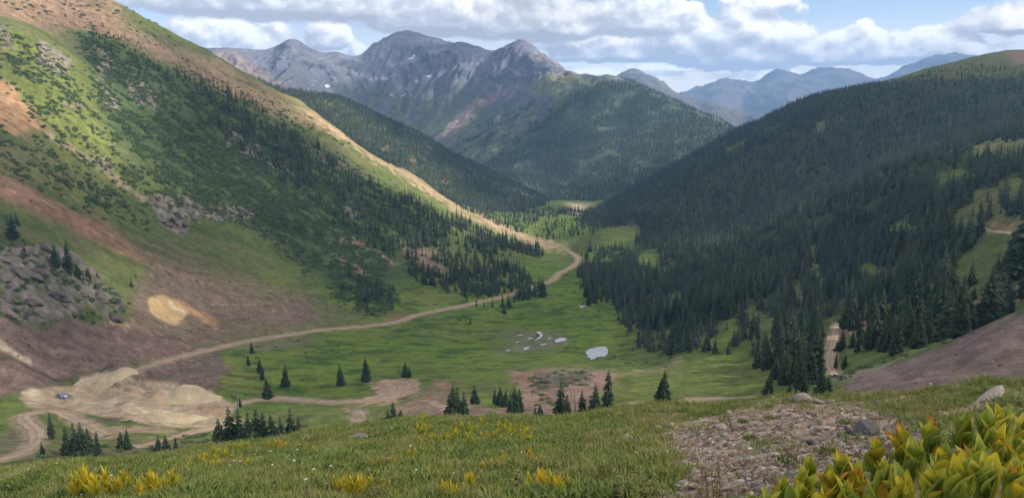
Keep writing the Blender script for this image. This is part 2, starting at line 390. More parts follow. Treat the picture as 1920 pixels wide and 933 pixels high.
far_pts = [(1040, 168, 9000), (1100, 165, 9200), (1145, 152, 9300), (1170, 138, 9400), (1188, 134, 9500), (1215, 143, 9400), (1245, 164, 9300), (1275, 182, 9200), (1330, 200, 9000), (1400, 230, 8500), ('z', 1040, 8200, -200), ('z', 1145, 8000, -200), ('z', 1250, 8000, -300), ('z', 1400, 7600, -350),
           ('z', 1040, 10500, -200), ('z', 1145, 10500, -150), ('z', 1250, 10500, -250), ('z', 1400, 10500, -300)]
blue_pts = [(1200, 186, 13000), (1255, 182, 13200), (1310, 170, 13500), (1330, 158, 13700), (1355, 152, 13900), (1385, 155, 13900), (1410, 158, 13900), (1435, 146, 13900), (1460, 136, 14000), (1490, 142, 14000), (1520, 138, 14000), (1560, 134, 14000), (1600, 142, 14000), (1640, 146, 14000), (1690, 128, 14000), (1725, 112, 14000), (1760, 104, 14000), (1790, 101, 14000), (1850, 112, 14000), (1950, 120, 14000),
            (1250, 210, 11800), (1400, 200, 12200), (1550, 185, 12300), (1750, 150, 12500), ('z', 1200, 11300, -300), ('z', 1400, 11300, -300), ('z', 1600, 11300, -250), ('z', 1900, 11300, -200), ('z', 1200, 15800, -300), ('z', 1400, 15800, -300), ('z', 1600, 15800, -250), ('z', 1900, 15800, -200)]

def geo(a, b, n):
    return np.exp(np.linspace(math.log(a), math.log(b), n))

NEAR = Sheet(near_pts, -46, 46, 500, geo(0.9, 95, 420))
VAL = Sheet(valley_pts, -43, 43, 980, np.concatenate([geo(68, 230, 50), geo(232, 1600, 520), geo(1604, 2600, 110), geo(2630, 4000, 20)]))
RID = Sheet(ridge_pts, -28, 10, 360, geo(1700, 3000, 130))
MAS = Sheet(massif_pts, -31, 22, 760, geo(2400, 7400, 440), lam=1e-6)
FAR = Sheet(far_pts, 1, 20, 260, geo(7600, 10500, 120), lam=1e-6)
BLU = Sheet(blue_pts, 8, 42, 380, geo(11300, 15800, 110), lam=1e-6)

# ------------------------------------------------------------------ relief
def slope_of(s):
    gr = np.gradient(s.z, axis=0) / np.maximum(np.gradient(s.r)[:, None], 1e-6)
    ga = np.gradient(s.z, axis=1) / (s.r[:, None] * (s.a[1] - s.a[0]))
    return np.hypot(gr, ga)

# outcrops of bare rock on the left mountain (picture outlines)
CRAGS = [[(0, 468), (60, 455), (130, 470), (190, 520), (228, 570), (225, 600), (150, 585), (60, 610), (0, 590)],
         [(285, 372), (330, 365), (400, 390), (470, 385), (480, 402), (430, 410), (360, 420), (345, 440), (300, 420)],
         [(70, 90), (105, 92), (135, 120), (130, 140), (95, 138), (72, 118)], [(0, 45), (20, 60), (25, 95), (0, 100)],
         [(180, 70), (210, 110), (208, 160), (190, 150), (185, 110)], [(185, 160), (225, 190), (222, 210), (195, 200)],
         [(230, 130), (280, 160), (300, 205), (262, 195), (240, 165)], [(430, 245), (480, 265), (495, 300), (450, 290), (425, 268)],
         [(430, 240), (520, 300), (600, 340), (560, 335), (470, 300)], [(640, 370), (690, 400), (690, 415), (650, 400)], [(120, 190), (155, 205), (150, 215), (125, 205)], [(160, 280), (205, 290), (210, 330), (190, 310)],
         [(560, 270), (640, 300), (690, 330), (660, 325), (600, 300)]]

ROADS = {  # centre lines in picture positions, width in metres
    'main': ([(205, 712), (230, 700), (270, 688), (330, 670), (400, 653), (470, 638), (540, 627), (600, 618), (660, 613), (720, 607), (755, 600), (780, 590), (830, 580), (880, 570), (920, 561), (960, 551), (1000, 537), (1030, 528), (1042, 520), (1045, 514), (1062, 505), (1078, 496), (1085, 488), (1082, 480), (1072, 474), (1055, 466)], 6.5),
    'switch': ([(-30, 866), (0, 860), (40, 847), (68, 826), (66, 806), (48, 790), (42, 780), (60, 773), (90, 770), (120, 776), (150, 790), (180, 806), (200, 816)], 5.5),
    'lower': ([(250, 836), (300, 826), (350, 812), (400, 800), (440, 790)], 4.5),
    'spur': ([(410, 768), (470, 750), (530, 746), (600, 752), (650, 752), (700, 748), (730, 738), (736, 726), (720, 716)], 5.0),
    'bench': ([(1150, 766), (1190, 758), (1240, 754), (1300, 750), (1420, 742)], 4.5),
    'right': ([(1568, 704), (1556, 686), (1558, 664), (1562, 640), (1568, 620), (1570, 606)], 3.6),
    'upper': ([(1842, 430), (1870, 433), (1900, 436), (1935, 439)], 6.0),
}
PONDS = [[(1094, 657), (1110, 650), (1136, 647), (1144, 655), (1139, 668), (1122, 670), (1108, 676), (1098, 668)],
         [(1038, 638), (1046, 633), (1060, 632), (1064, 637), (1050, 641), (1040, 642)],
         [(1004, 621), (1012, 619), (1019, 627), (1014, 634), (1005, 638), (1000, 640), (1008, 633), (1013, 628)],
         [(982, 651), (994, 649), (990, 654), (981, 656)], [(1085, 573), (1100, 572), (1102, 575), (1088, 576)], [(972, 627), (980, 626), (979, 628), (973, 629)], [(988, 634), (998, 632), (1000, 634), (990, 636)], [(1012, 646), (1024, 643), (1025, 645), (1014, 648)], [(948, 656), (958, 655), (957, 657), (949, 658)], [(1026, 634), (1034, 632), (1034, 634), (1027, 636)], [(966, 640), (974, 639), (973, 641), (967, 642)]]

S0 = slope_of(VAL)
steep = smooth(0.12, 0.38, S0)
X, Y = VAL.x, VAL.y
rr = np.broadcast_to(VAL.r[:, None], X.shape)
crag = np.full(X.shape, -40.0)
wx, wy = fbm(X / 26, Y / 26, 3) * 9, fbm(X / 26 + 50, Y / 26 + 50, 3) * 9
for c in CRAGS:
    crag = np.maximum(crag, poly_sd(VAL.px + wx, VAL.py + wy, c))
cragm = smooth(-4, 5, crag)
left = smooth(1000, 700, VAL.px)
dz = (fbm(X / 130, Y / 130, 3) * 5.0 + fbm(X / 34, Y / 34, 3) * 1.8) * steep + fbm(X / 40 + 9, Y / 40, 3) * 0.7
# runnels down the left mountain's fall line
FT, FS = (X - Y) * .707, (X + Y) * .707          # across and down the left mountain's fall line
gul = ridged(FT / 55 + fbm(X / 120, Y / 120, 2) * .4, FS / 420, 3)
dz += -(gul - .9) * 4.5 * steep * left * smooth(420, 600, rr) * (1 - .6 * smooth(1150, 1300, rr))
dz += cragm * ((ridged(X / 34, Y / 34, 4) - .75) * 2.6 + fbm(X / 8, Y / 8, 3) * .7 + 1.0)
dz += fbm(X / 9, Y / 9, 3) * 0.28
# tip heaps of the old mine: stepped banks of spoil
for (cx, cy, rad, ht) in [((205, 712), 0, 26, 5.5), ((330, 742), 0, 20, 4.5), ((390, 745), 0, 24, 4.0), ((240, 712), 0, 16, 4.0), ((300, 768), 0, 22, 2.5)]:
    h = VAL.hit(cx[0], cx[1], 200)
    if h:
        d = np.hypot(X - h[0], Y - h[1]) / (rad * (1 + .25 * fbm(X / 12, Y / 12, 2)))
        dz += np.clip(1.25 * (1 - d), 0, .8) * ht * 1.5
mine = smooth(-4, 6, poly_sd(VAL.px, VAL.py, [(150, 712), (200, 697), (255, 712), (330, 716), (395, 732), (440, 760), (400, 790), (310, 796), (250, 770), (230, 745), (180, 730)]))
dz += mine * ((ridged(X / 40 + 3, Y / 60, 2) - .8) * 1.4)
VAL.z = VAL.z + dz; VAL.update()
# level the roads and the ponds
road_lines = {}
def densify(pts, n=6):
    P = np.array(pts, float); out = []
    for i in range(len(P) - 1):
        p0, p1, p2, p3 = P[max(i - 1, 0)], P[i], P[i + 1], P[min(i + 2, len(P) - 1)]
        for k in range(n):
            t = k / n
            out.append(.5 * ((2 * p1) + (-p0 + p2) * t + (2 * p0 - 5 * p1 + 4 * p2 - p3) * t * t + (-p0 + 3 * p1 - 3 * p2 + p3) * t ** 3))
    out.append(P[-1]); return np.array(out)
roadmask = np.zeros(X.shape)
for k, (pts, wd) in ROADS.items():
    L = [VAL.hit(a, b, 150) for a, b in densify(pts)]
    L = np.array([q[:3] for q in L if q is not None])
    keep = [0]
    for i in range(1, len(L)):
        if np.hypot(*(L[i, :2] - L[keep[-1], :2])) < 60:
            keep.append(i)
    L = L[keep]
    for _ in range(4):
        L[1:-1] = .25 * L[:-2] + .5 * L[1:-1] + .25 * L[2:]
    road_lines[k] = (L, wd)
    near = (np.abs(X - L[:, 0].mean()) < np.ptp(L[:, 0]) / 2 + 30) & (np.abs(Y - L[:, 1].mean()) < np.ptp(L[:, 1]) / 2 + 30)
    x = X[near]; y = Y[near]; best = np.full(x.shape, 1e9); zz = np.zeros(x.shape)
    for p, q in zip(L[:-1], L[1:]):
        e = q - p; t = np.clip(((x - p[0]) * e[0] + (y - p[1]) * e[1]) / (e[0] ** 2 + e[1] ** 2 + 1e-9), 0, 1)
        d = np.hypot(x - p[0] - t * e[0], y - p[1] - t * e[1]); m = d < best
        best[m] = d[m]; zz[m] = (p[2] + t * e[2])[m]
    m = smooth(wd * 1.9, wd * .75, best); z = VAL.z[near]; VAL.z[near] = z + (zz - .25 - z) * m
    roadmask[near] = np.maximum(roadmask[near], smooth(wd * 1.25, wd * .6, best))
pond_world = []
for P in PONDS:
    L = [VAL.hit(a, b, 150) for a, b in P]; L = np.array([q[:3] for q in L if q]); zl = L[:, 2].mean()
    for k_, (a, b) in enumerate(P):                    # the shore line lies level
        gx_, gy_, gz_ = ray(a, b); L[k_, :2] = gx_ / gz_ * zl, gy_ / gz_ * zl
    c = L[:, :2].mean(0); L[:, :2] = c + (L[:, :2] - c) * 1.0
    pond_world.append((L[:, :2], zl))
    m = smooth(-14, 4, poly_sd(X * 1.0, Y * 1.0, L[:, :2]))
    VAL.z = VAL.z + (zl - .5 - VAL.z) * m
VAL.update()

# foreground
X2, Y2 = NEAR.x, NEAR.y
r2 = np.broadcast_to(NEAR.r[:, None], X2.shape)
NEAR.z = NEAR.z + (fbm(X2 / 4.2, Y2 / 4.2, 3) * .16 + fbm(X2 / 1.1, Y2 / 1.1, 4) * .05) * smooth(2, 9, r2) + fbm(X2 / .3, Y2 / .3, 3) * .012
NEAR.update()
# wooded ridge
RID.z += fbm(RID.x / 160, RID.y / 160, 4) * 9; RID.update()
# high mountains: rock ribs above the woods
Xm, Ym = MAS.x, MAS.y
wood = poly_sd(MAS.px, MAS.py, [(905, 318), (960, 270), (1000, 235), (1045, 190), (1090, 165), (1120, 152), (1180, 150), (1260, 190), (1360, 238), (1420, 270), (1300, 320), (1200, 370), (1130, 400), (1000, 400)])
rocky = 1 - smooth(-20, 15, wood)
h_above = smooth(-150, 250, MAS.z)
wq = fbm(Xm / 900, Ym / 900, 3)
crest_py = np.interp(MAS.px, [200, 400, 515, 545, 605, 640, 665, 755, 850, 915, 978, 1050, 1150, 1265, 1350, 1500], [85, 93, 92, 74, 100, 98, 107, 60, 78, 104, 75, 120, 146, 192, 238, 300])
low = smooth(2, 60, MAS.py - crest_py)
rib = ridged(Xm / 230 + wq * .5, Ym / 1100 + wq * .5, 4) - .85
MAS.z += (.25 + .75 * rocky) * (rib * (12 + 42 * low) * (.45 + .55 * h_above) + (ridged(Xm / 75 + wq, Ym / 330, 3) - .8) * (5 + 10 * low) * (.3 + .7 * h_above)) + fbm(Xm / 300, Ym / 300, 4) * (5 + 9 * low)
MAS.update()
FAR.z += (ridged(FAR.x / 900, FAR.y / 900, 5) - .9) * 70; FAR.update()
BLU.z += (ridged(BLU.x / 1300, BLU.y / 1300, 5) - .9) * 90; BLU.update()

# ------------------------------------------------------------------ ground colours (the earth's own colours, with some sunlight and haze painted on the high mountains)
GREEN, GREEN2, DRY, DARKG = (.112, .168, .028), (.068, .116, .024), (.165, .165, .055), (.034, .062, .022)
PURPLE, REDB, TAN, ORANGE, GREY, PALE = (.155, .108, .092), (.215, .125, .085), (.330, .245, .160), (.330, .205, .115), (.165, .145, .125), (.400, .340, .250)

PX, PY = VAL.px, VAL.py
n1 = fbm(X / 55, Y / 55, 4); n2 = fbm(X / 14 + 7, Y / 14, 4); n3 = fbm(X / 5 + 3, Y / 5, 3); n4 = fbm(X / 160 - 5, Y / 160, 3)
wpx, wpy = PX + n2 * 9 + n3 * 5, PY + fbm(X / 14, Y / 14 + 31, 4) * 6 + n3 * 3
c = np.empty(X.shape + (3,)); c[:] = GREEN
n5 = fbm(X / 30, Y / 11 + 60, 4)
c = lerp(c, GREEN2, smooth(-.1, .5, n1 + .4 * n2)); c = lerp(c, DRY, smooth(.05, .7, n4 + .5 * n2) * .6); c = lerp(c, (.040, .074, .020), smooth(.12, .55, n5 + .35 * n2) * .75); c = lerp(c, (.150, .175, .040), smooth(.15, .6, -n5 + .3 * n1) * .5)
c = lerp(c, (.092, .114, .041), steep * .65)
left_sl = left * steep
fall = fbm(FT / 16, FS / 190, 4); fall2 = fbm(FT / 5 + 30, FS / 70, 3)
c = lerp(c, (.135, .108, .072), left_sl * smooth(.05, .6, fall + .3 * fall2 + .2 * n4) * .55)
c = lerp(c, (.060, .082, .030), left_sl * smooth(.1, .5, -fall + .4 * n2) * .6)
def paint(poly, col, amt=1.0, f=7.0, raw=False):
    global c
    sd = poly_sd(PX if raw else wpx, PY if raw else wpy, poly)
    m = smooth(-f, f, sd + (0 if raw else 9 * fall * left_sl)) * amt
    cc = np.asarray(col) * (1 + (.22 * n2 + .18 * n3 + .30 * fall2 * left_sl) * (.35 if raw else 1))[..., None]
    c = c + (cc - c) * m[..., None]
def streak(pts, wdt, col, amt=1.0):
    global c
    m = smooth(wdt * 1.3, wdt * .4, line_d(wpx, wpy, pts)) * amt
    cc = np.asarray(col) * (1 + .22 * n2 + .18 * n3)[..., None]
    c = c + (cc - c) * m[..., None]
# left mountain
paint([(0, 60), (130, 110), (210, 230), (230, 330), (120, 300), (60, 210), (0, 150)], (.125, .150, .042), .8, 20)
paint([(150, 45), (300, 120), (560, 255), (700, 340), (800, 430), (850, 520), (760, 520), (700, 570), (600, 520), (480, 430), (270, 330), (190, 230), (170, 130)], (.050, .080, .034), .75, 22)
paint([(-20, -20), (215, -20), (250, 50), (320, 85), (385, 130), (460, 165), (520, 205), (470, 195), (350, 135), (260, 95), (190, 62), (90, 55), (-20, 25)], (.205, .140, .098), .9, 10)
paint([(215, -10), (260, 40), (330, 80), (420, 130), (400, 135), (310, 90), (230, 50)], (.105, .105, .052), .8, 8)
paint([(340, 90), (420, 130), (520, 180), (640, 250), (620, 255), (520, 220), (420, 175), (330, 120)], (.190, .140, .090), .8, 12)
streak([(400, 115), (500, 170), (560, 195), (620, 235), (690, 285), (760, 325), (830, 370), (870, 395), (930, 425), (1000, 452), (1060, 466)], 10 + 6 * n2, TAN, np.clip(.85 + .5 * n1 - .5 * smooth(640, 480, PX), 0, 1))
paint([(-10, 140), (30, 165), (62, 205), (85, 240), (60, 250), (-10, 235)], ORANGE, .95, 8)
streak([(80, 240), (130, 280), (190, 315), (230, 345), (270, 372)], 6, (.24, .19, .13), .85)
paint([(-10, 318), (40, 335), (110, 375), (200, 420), (240, 450), (300, 485), (420, 530), (330, 520), (240, 480), (180, 455), (90, 410), (-10, 370)], REDB, .92, 9)
paint([(270, 505), (340, 500), (460, 535), (560, 580), (620, 604), (560, 618), (450, 640), (370, 655), (300, 640), (230, 610)], PURPLE, .8, 20)
paint([(240, 440), (340, 460), (480, 510), (600, 580), (520, 570), (380, 520), (280, 500)], (.125, .105, .068), .7, 22)
paint([(560, 540), (640, 575), (720, 600), (640, 612), (560, 580)], (.12, .105, .065), .6, 16)
paint([(-10, 590), (80, 605), (200, 600), (300, 625), (380, 655), (320, 672), (200, 700), (80, 722), (-10, 745)], PURPLE, .95, 8)
paint([(500, 560), (560, 560), (610, 600), (560, 610)], PURPLE, .6, 8)
paint([(320, 665), (400, 655), (430, 690), (400, 735), (300, 720), (230, 705)], (.135, .102, .085), .95, 6)
paint([(430, 648), (560, 632), (600, 640), (500, 660)], (.14, .115, .085), .7, 8)
paint([(278, 560), (300, 552), (350, 570), (375, 590), (350, 590), (330, 610), (300, 600), (280, 582)], (.40, .285, .150), .95, 4, True)
streak([(318, 572), (345, 583)], 5, (.50, .43, .31), .8)
streak([(340, 568), (375, 590), (408, 612)], 5, ORANGE, .9)
streak([(-10, 640), (15, 655), (55, 678)], 8, PALE, .9)
paint([(205, 605), (215, 595), (245, 612), (235, 620)], TAN, .8, 5)
streak([(640, 445), (690, 465), (735, 492)], 7, (.28, .19, .13), .9)
streak([(630, 480), (660, 498), (690, 515)], 6, (.22, .15, .11), .8)
paint([(745, 455), (790, 462), (850, 515), (855, 530), (800, 510), (760, 480)], (.170, .125, .095), .9, 8)
paint([(720, 590), (760, 588), (770, 600), (730, 605)], REDB, .7, 5)
streak([(800, 470), (850, 480), (900, 492)], 5, (.2, .15, .1), .5)
# mine ground
paint([(36, 745), (60, 728), (140, 722), (152, 706), (200, 697), (255, 712), (330, 716), (395, 732), (440, 760), (432, 788), (385, 800), (310, 800), (200, 782), (120, 768), (60, 765)], (.335, .260, .180), 1, 4, True)
paint([(140, 722), (160, 702), (205, 697), (215, 706), (190, 716)], PALE, .9, 3)
paint([(300, 720), (345, 722), (420, 750), (400, 758), (340, 735)], (.44, .37, .26), .8, 3, True)
paint([(268, 770), (300, 765), (390, 785), (385, 800), (310, 795)], (.40, .34, .23), .9, 3, True)
paint([(40, 745), (75, 735), (85, 750), (55, 755)], PALE, .6, 4)
streak([(160, 752), (220, 758), (270, 772), (330, 790), (410, 797)], 8, (.38, .31, .22), .8)
streak([(210, 703), (250, 714), (275, 728)], 4, (.36, .30, .23), .8)
paint([(370, 755), (410, 755), (412, 775), (385, 770)], (.26, .16, .11), .8, 5)
paint([(180, 716), (215, 714), (226, 723), (200, 725)], (.07, .045, .035), .95, 2, True)  # dark hollow put in as ground colour only
paint([(238, 718), (262, 722), (275, 735), (255, 733)], (.16, .135, .13), .9, 3)
paint([(75, 760), (130, 764), (180, 790), (140, 785)], (.17, .135, .10), .8, 4)
paint([(170, 778), (220, 785), (250, 795), (200, 795)], (.11, .10, .07), .8, 4)
paint([(180, 800), (260, 798), (330, 805), (300, 812), (215, 812)], (.26, .19, .14), .8, 4)
paint([(0, 810), (40, 800), (60, 812), (50, 838), (0, 850)], (.14, .115, .085), .8, 6)
# turnaround, banks, wash
paint([(680, 720), (720, 712), (770, 708), (790, 715), (780, 735), (740, 752), (690, 758), (650, 757), (700, 742), (712, 728)], (.330, .235, .165), 1, 4)
paint([(740, 760), (800, 730), (850, 735), (920, 770), (950, 785), (840, 800), (750, 800)], (.175, .125, .095), .9, 8)
streak([(800, 750), (850, 770), (930, 785)], 5, (.27, .20, .15), .8)
paint([(805, 712), (835, 712), (850, 722), (830, 728), (810, 722)], (.25, .155, .115), .9, 4)
paint([(650, 765), (690, 770), (690, 795), (665, 795)], (.27, .2, .16), .8, 5)
paint([(955, 698), (1010, 694), (1100, 690), (1160, 700), (1150, 725), (1110, 745), (1090, 790), (930, 790), (940, 760), (985, 740), (965, 715)], (.205, .140, .115), .95, 7)
paint([(990, 702), (1100, 694), (1110, 712), (1060, 725), (1010, 730)], (.085, .085, .06), .75, 7)
paint([(960, 700), (1000, 698), (1000, 712), (965, 712)], (.25, .145, .095), .9, 5)
streak([(1150, 705), (1200, 696), (1260, 690), (1275, 672)], 4, (.25, .2, .15), .8)
paint([(930, 625), (980, 618), (1030, 622), (1070, 632), (1060, 652), (1000, 660), (950, 668), (920, 660), (960, 645)], (.17, .15, .12), .55, 9)
# right side
paint([(1150, 705), (1300, 675), (1420, 655), (1440, 700), (1420, 745), (1150, 765)], (.105, .128, .034), .7, 14)
paint([(1575, 716), (1650, 690), (1750, 655), (1830, 618), (1920, 585), (2000, 560), (2000, 740), (1800, 740), (1690, 748), (1600, 748)], (.160, .115, .108), .96, 6)
paint([(1780, 700), (1920, 640), (2000, 620), (2000, 760), (1780, 745)], (.165, .125, .095), .6, 14)
paint([(1590, 742), (1640, 733), (1700, 736), (1690, 752), (1600, 755)], (.23, .135, .10), .8, 4)
streak([(1560, 706), (1600, 700), (1660, 692)], 7, (.20, .17, .14), .8)
paint([(1575, 606), (1620, 600), (1668, 588), (1668, 602), (1630, 615), (1590, 625)], (.29, .175, .13), .9, 4)
paint([(1546, 628), (1572, 608), (1576, 622), (1566, 650), (1560, 665), (1556, 655)], (.25, .18, .13), .8, 3)
paint([(1810, 565), (1850, 552), (1920, 530), (1990, 520), (1990, 560), (1920, 560), (1880, 575), (1830, 575)], (.21, .135, .10), .8, 5)
paint([(1760, 395), (1830, 360), (1900, 335), (1990, 320), (1990, 420), (1850, 425), (1800, 415)], (.115, .120, .045), .8, 8)
paint([(1820, 440), (1990, 440), (1990, 520), (1880, 530), (1800, 560), (1800, 490)], (.085, .105, .036), .8, 10)
paint([(1850, 422), (1930, 420), (1990, 425), (1990, 434), (1870, 430)], (.30, .19, .13), .8, 4)
paint([(1700, 408), (1730, 405), (1780, 415), (1780, 422), (1720, 420)], (.29, .22, .18), .9, 4)
paint([(1825, 275), (1860, 262), (1920, 255), (1990, 250), (1990, 300), (1900, 290), (1840, 292)], (.150, .145, .07), .8, 6)
paint([(1690, 150), (1760, 128), (1830, 112), (1930, 100), (1990, 100), (1990, 140), (1900, 150), (1800, 148), (1720, 165)], (.105, .110, .050), .9, 7)
paint([(1880, 95), (1920, 92), (1990, 92), (1990, 120), (1910, 122)], (.21, .15, .115), .8, 6)
paint([(1520, 232), (1535, 228), (1545, 240), (1530, 250)], (.15, .13, .07), .9, 4)
paint([(1060, 380), (1110, 382), (1100, 400), (1088, 406), (1075, 400)], (.45, .38, .25), .9, 4)
paint([(1160, 405), (1178, 402), (1178, 425), (1165, 430)], (.24, .18, .11), .9, 4)
streak([(1520, 466), (1526, 500), (1538, 555)], 3, (.26, .21, .16), .9)
# forest floor
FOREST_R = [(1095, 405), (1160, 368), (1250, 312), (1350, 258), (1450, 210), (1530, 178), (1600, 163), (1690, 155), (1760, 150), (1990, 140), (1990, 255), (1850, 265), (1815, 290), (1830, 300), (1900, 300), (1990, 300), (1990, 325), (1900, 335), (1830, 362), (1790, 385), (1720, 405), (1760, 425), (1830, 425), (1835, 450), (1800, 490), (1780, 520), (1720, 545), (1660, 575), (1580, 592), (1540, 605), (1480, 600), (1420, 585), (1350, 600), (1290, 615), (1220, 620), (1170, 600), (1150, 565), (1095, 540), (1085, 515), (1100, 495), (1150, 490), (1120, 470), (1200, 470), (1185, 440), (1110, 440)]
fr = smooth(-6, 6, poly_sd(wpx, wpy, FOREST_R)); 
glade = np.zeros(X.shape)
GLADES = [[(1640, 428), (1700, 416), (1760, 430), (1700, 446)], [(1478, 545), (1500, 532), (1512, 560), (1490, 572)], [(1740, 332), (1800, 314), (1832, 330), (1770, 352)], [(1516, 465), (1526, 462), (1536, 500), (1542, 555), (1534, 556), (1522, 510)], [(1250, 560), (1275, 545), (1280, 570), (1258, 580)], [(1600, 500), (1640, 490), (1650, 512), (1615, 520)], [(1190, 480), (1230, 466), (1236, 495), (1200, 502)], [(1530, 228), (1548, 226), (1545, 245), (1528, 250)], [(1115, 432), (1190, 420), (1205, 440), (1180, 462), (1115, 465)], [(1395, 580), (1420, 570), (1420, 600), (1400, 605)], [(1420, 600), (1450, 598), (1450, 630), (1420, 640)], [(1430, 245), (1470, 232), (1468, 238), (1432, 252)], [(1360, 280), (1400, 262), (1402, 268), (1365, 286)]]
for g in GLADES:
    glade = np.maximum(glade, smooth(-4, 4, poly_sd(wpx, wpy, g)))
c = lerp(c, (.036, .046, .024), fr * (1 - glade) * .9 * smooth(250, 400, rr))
# rock
rk = np.asarray(GREY) * (1 + .35 * n2 + .3 * n3)[..., None]; c = c + (rk - c) * (cragm * smooth(-.5, .15, n3 + .6 * n2 + .15))[..., None]
c = lerp(c, (.30, .225, .155), roadmask * .75)
c = np.clip(c * (1 + .10 * n3[..., None] + .08 * fbm(X / 1.9, Y / 1.9, 2)[..., None]), .01, .8)
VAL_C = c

# foreground
a1 = fbm(X2 / 3.1, Y2 / 3.1, 4); a2 = fbm(X2 / .7, Y2 / .7, 4); a3 = fbm(X2 / .18 + 4, Y2 / .18, 3)
c = np.empty(X2.shape + (3,)); c[:] = (.135, .140, .044)
c = lerp(c, (.190, .170, .075), smooth(-.3, .6, a1 + .4 * a2)); c = lerp(c, (.05, .06, .022), smooth(.1, .7, a2 - .3 * a1) * .6)
GRAVEL = [(1290, 790), (1340, 770), (1430, 758), (1520, 752), (1600, 760), (1680, 775), (1740, 800), (1790, 830), (1700, 850), (1640, 880), (1560, 900), (1480, 933), (1330, 960), (1250, 933), (1290, 880), (1240, 840), (1260, 805)]
gsd = poly_sd(NEAR.px + a1 * 26 + a2 * 10, NEAR.py + a2 * 9 + a1 * 8, GRAVEL)
gravel = smooth(-9, 12, gsd) * smooth(.95, .35, a2 * .9 + a1 * .5 - .02)
gravel = np.maximum(gravel, smooth(.42, .6, a1 * .6 + a2 * .6) * smooth(900, 1250, NEAR.px) * .8)
stone = np.asarray((.32, .24, .185)) * (1 + .35 * a2 + .45 * a3)[..., None]
stone = lerp(stone, (.34, .29, .25), smooth(.25, .6, a3) * .8); stone = lerp(stone, (.24, .12, .085), smooth(.2, .8, fbm(X2 / 2 + 40, Y2 / 2, 3)) * .6)
c = c + (stone - c) * gravel[..., None]
c = lerp(c, (.15, .11, .085), smooth(60, 75, r2))
NEAR_C = np.clip(c * (1 + .15 * a3[..., None]), .01, .8); NEAR_G = gravel

# ridge
q1 = fbm(RID.x / 60, RID.y / 60, 4)
c = np.empty(RID.x.shape + (3,)); c[:] = (.040, .055, .028); RID_C = lerp(c, (.14, .12, .07), smooth(.45, .7, q1))
# high mountains
m1 = fbm(Xm / 260, Ym / 260, 5); m2 = fbm(Xm / 60, Ym / 60, 4)
sm = slope_of(MAS)
c = np.empty(Xm.shape + (3,)); c[:] = (.165, .155, .165)
c = lerp(c, (.185, .165, .162), smooth(0, .6, m1)); c = lerp(c, (.095, .092, .102), smooth(.6, 1.0, sm) * .7)
gr = smooth(230, -20, MAS.z + m1 * 90 + m2 * 30) * smooth(1.0, .5, sm)
c = lerp(c, (.080, .098, .042), gr * .9)
mpx, mpy = MAS.px + m2 * 8, MAS.py + m1 * 5
def mpaint(poly, col, amt, f):
    global c
    c = c + (np.asarray(col) * (1 + .3 * m2)[..., None] - c) * (smooth(-f, f, poly_sd(mpx, mpy, poly)) * amt)[..., None]
mpaint([(860, 215), (890, 190), (930, 172), (945, 180), (900, 205), (850, 250), (815, 262)], (.27, .18, .145), .9, 6)
mpaint([(940, 175), (975, 155), (985, 165), (950, 190)], (.25, .19, .15), .6, 6)
mpaint([(985, 170), (1020, 140), (1060, 138), (1110, 146), (1060, 165), (1010, 185)], (.16, .15, .06), .9, 6)
mpaint([(1035, 180), (1070, 168), (1075, 185), (1050, 200)], (.12, .15, .045), .9, 6)
mpaint([(1100, 150), (1150, 148), (1145, 160), (1110, 172)], (.13, .145, .055), .8, 5)
mpaint([(1000, 92), (1040, 110), (1085, 140), (1040, 132), (1005, 115)], (.27, .225, .185), .6, 6)  # sunlight on the peak's right face, painted as paler brown
mpaint([(380, 92), (440, 94), (520, 150), (560, 190), (500, 170), (420, 130)], (.235, .165, .125), .8, 8)
c = lerp(c, (.058, .078, .036), smooth(-8, 8, wood) * .85)
# old snow in the gullies
snow = np.zeros(Xm.shape)
for (a, b, ww, hh) in [(803, 143, 5, 1.4), (757, 178, 2, 2), (734, 177, 1.6, 1.6), (614, 162, 4, 2.5), (773, 106, 1.4, 5)]:
    snow = np.maximum(snow, smooth(1.25, .8, np.hypot((mpx - a) / ww, (MAS.py - b) / hh)))
c = lerp(c, (.75, .77, .80), snow * .9)
MAS_C = np.clip(c * np.array((1.06, 1.20, 1.48)) * (1 + .22 * m2[..., None]), .01, .9)  # blue factor paints distance haze into the rock colour
def plainc(s, col):
    n = fbm(s.x / 500, s.y / 500, 4); cc = np.empty(s.x.shape + (3,)); cc[:] = col; return np.clip(cc * (1 + .3 * n[..., None]), .01, .8)
FAR_C = plainc(FAR, (.12, .11, .10)); BLU_C = plainc(BLU, (.13, .12, .115))

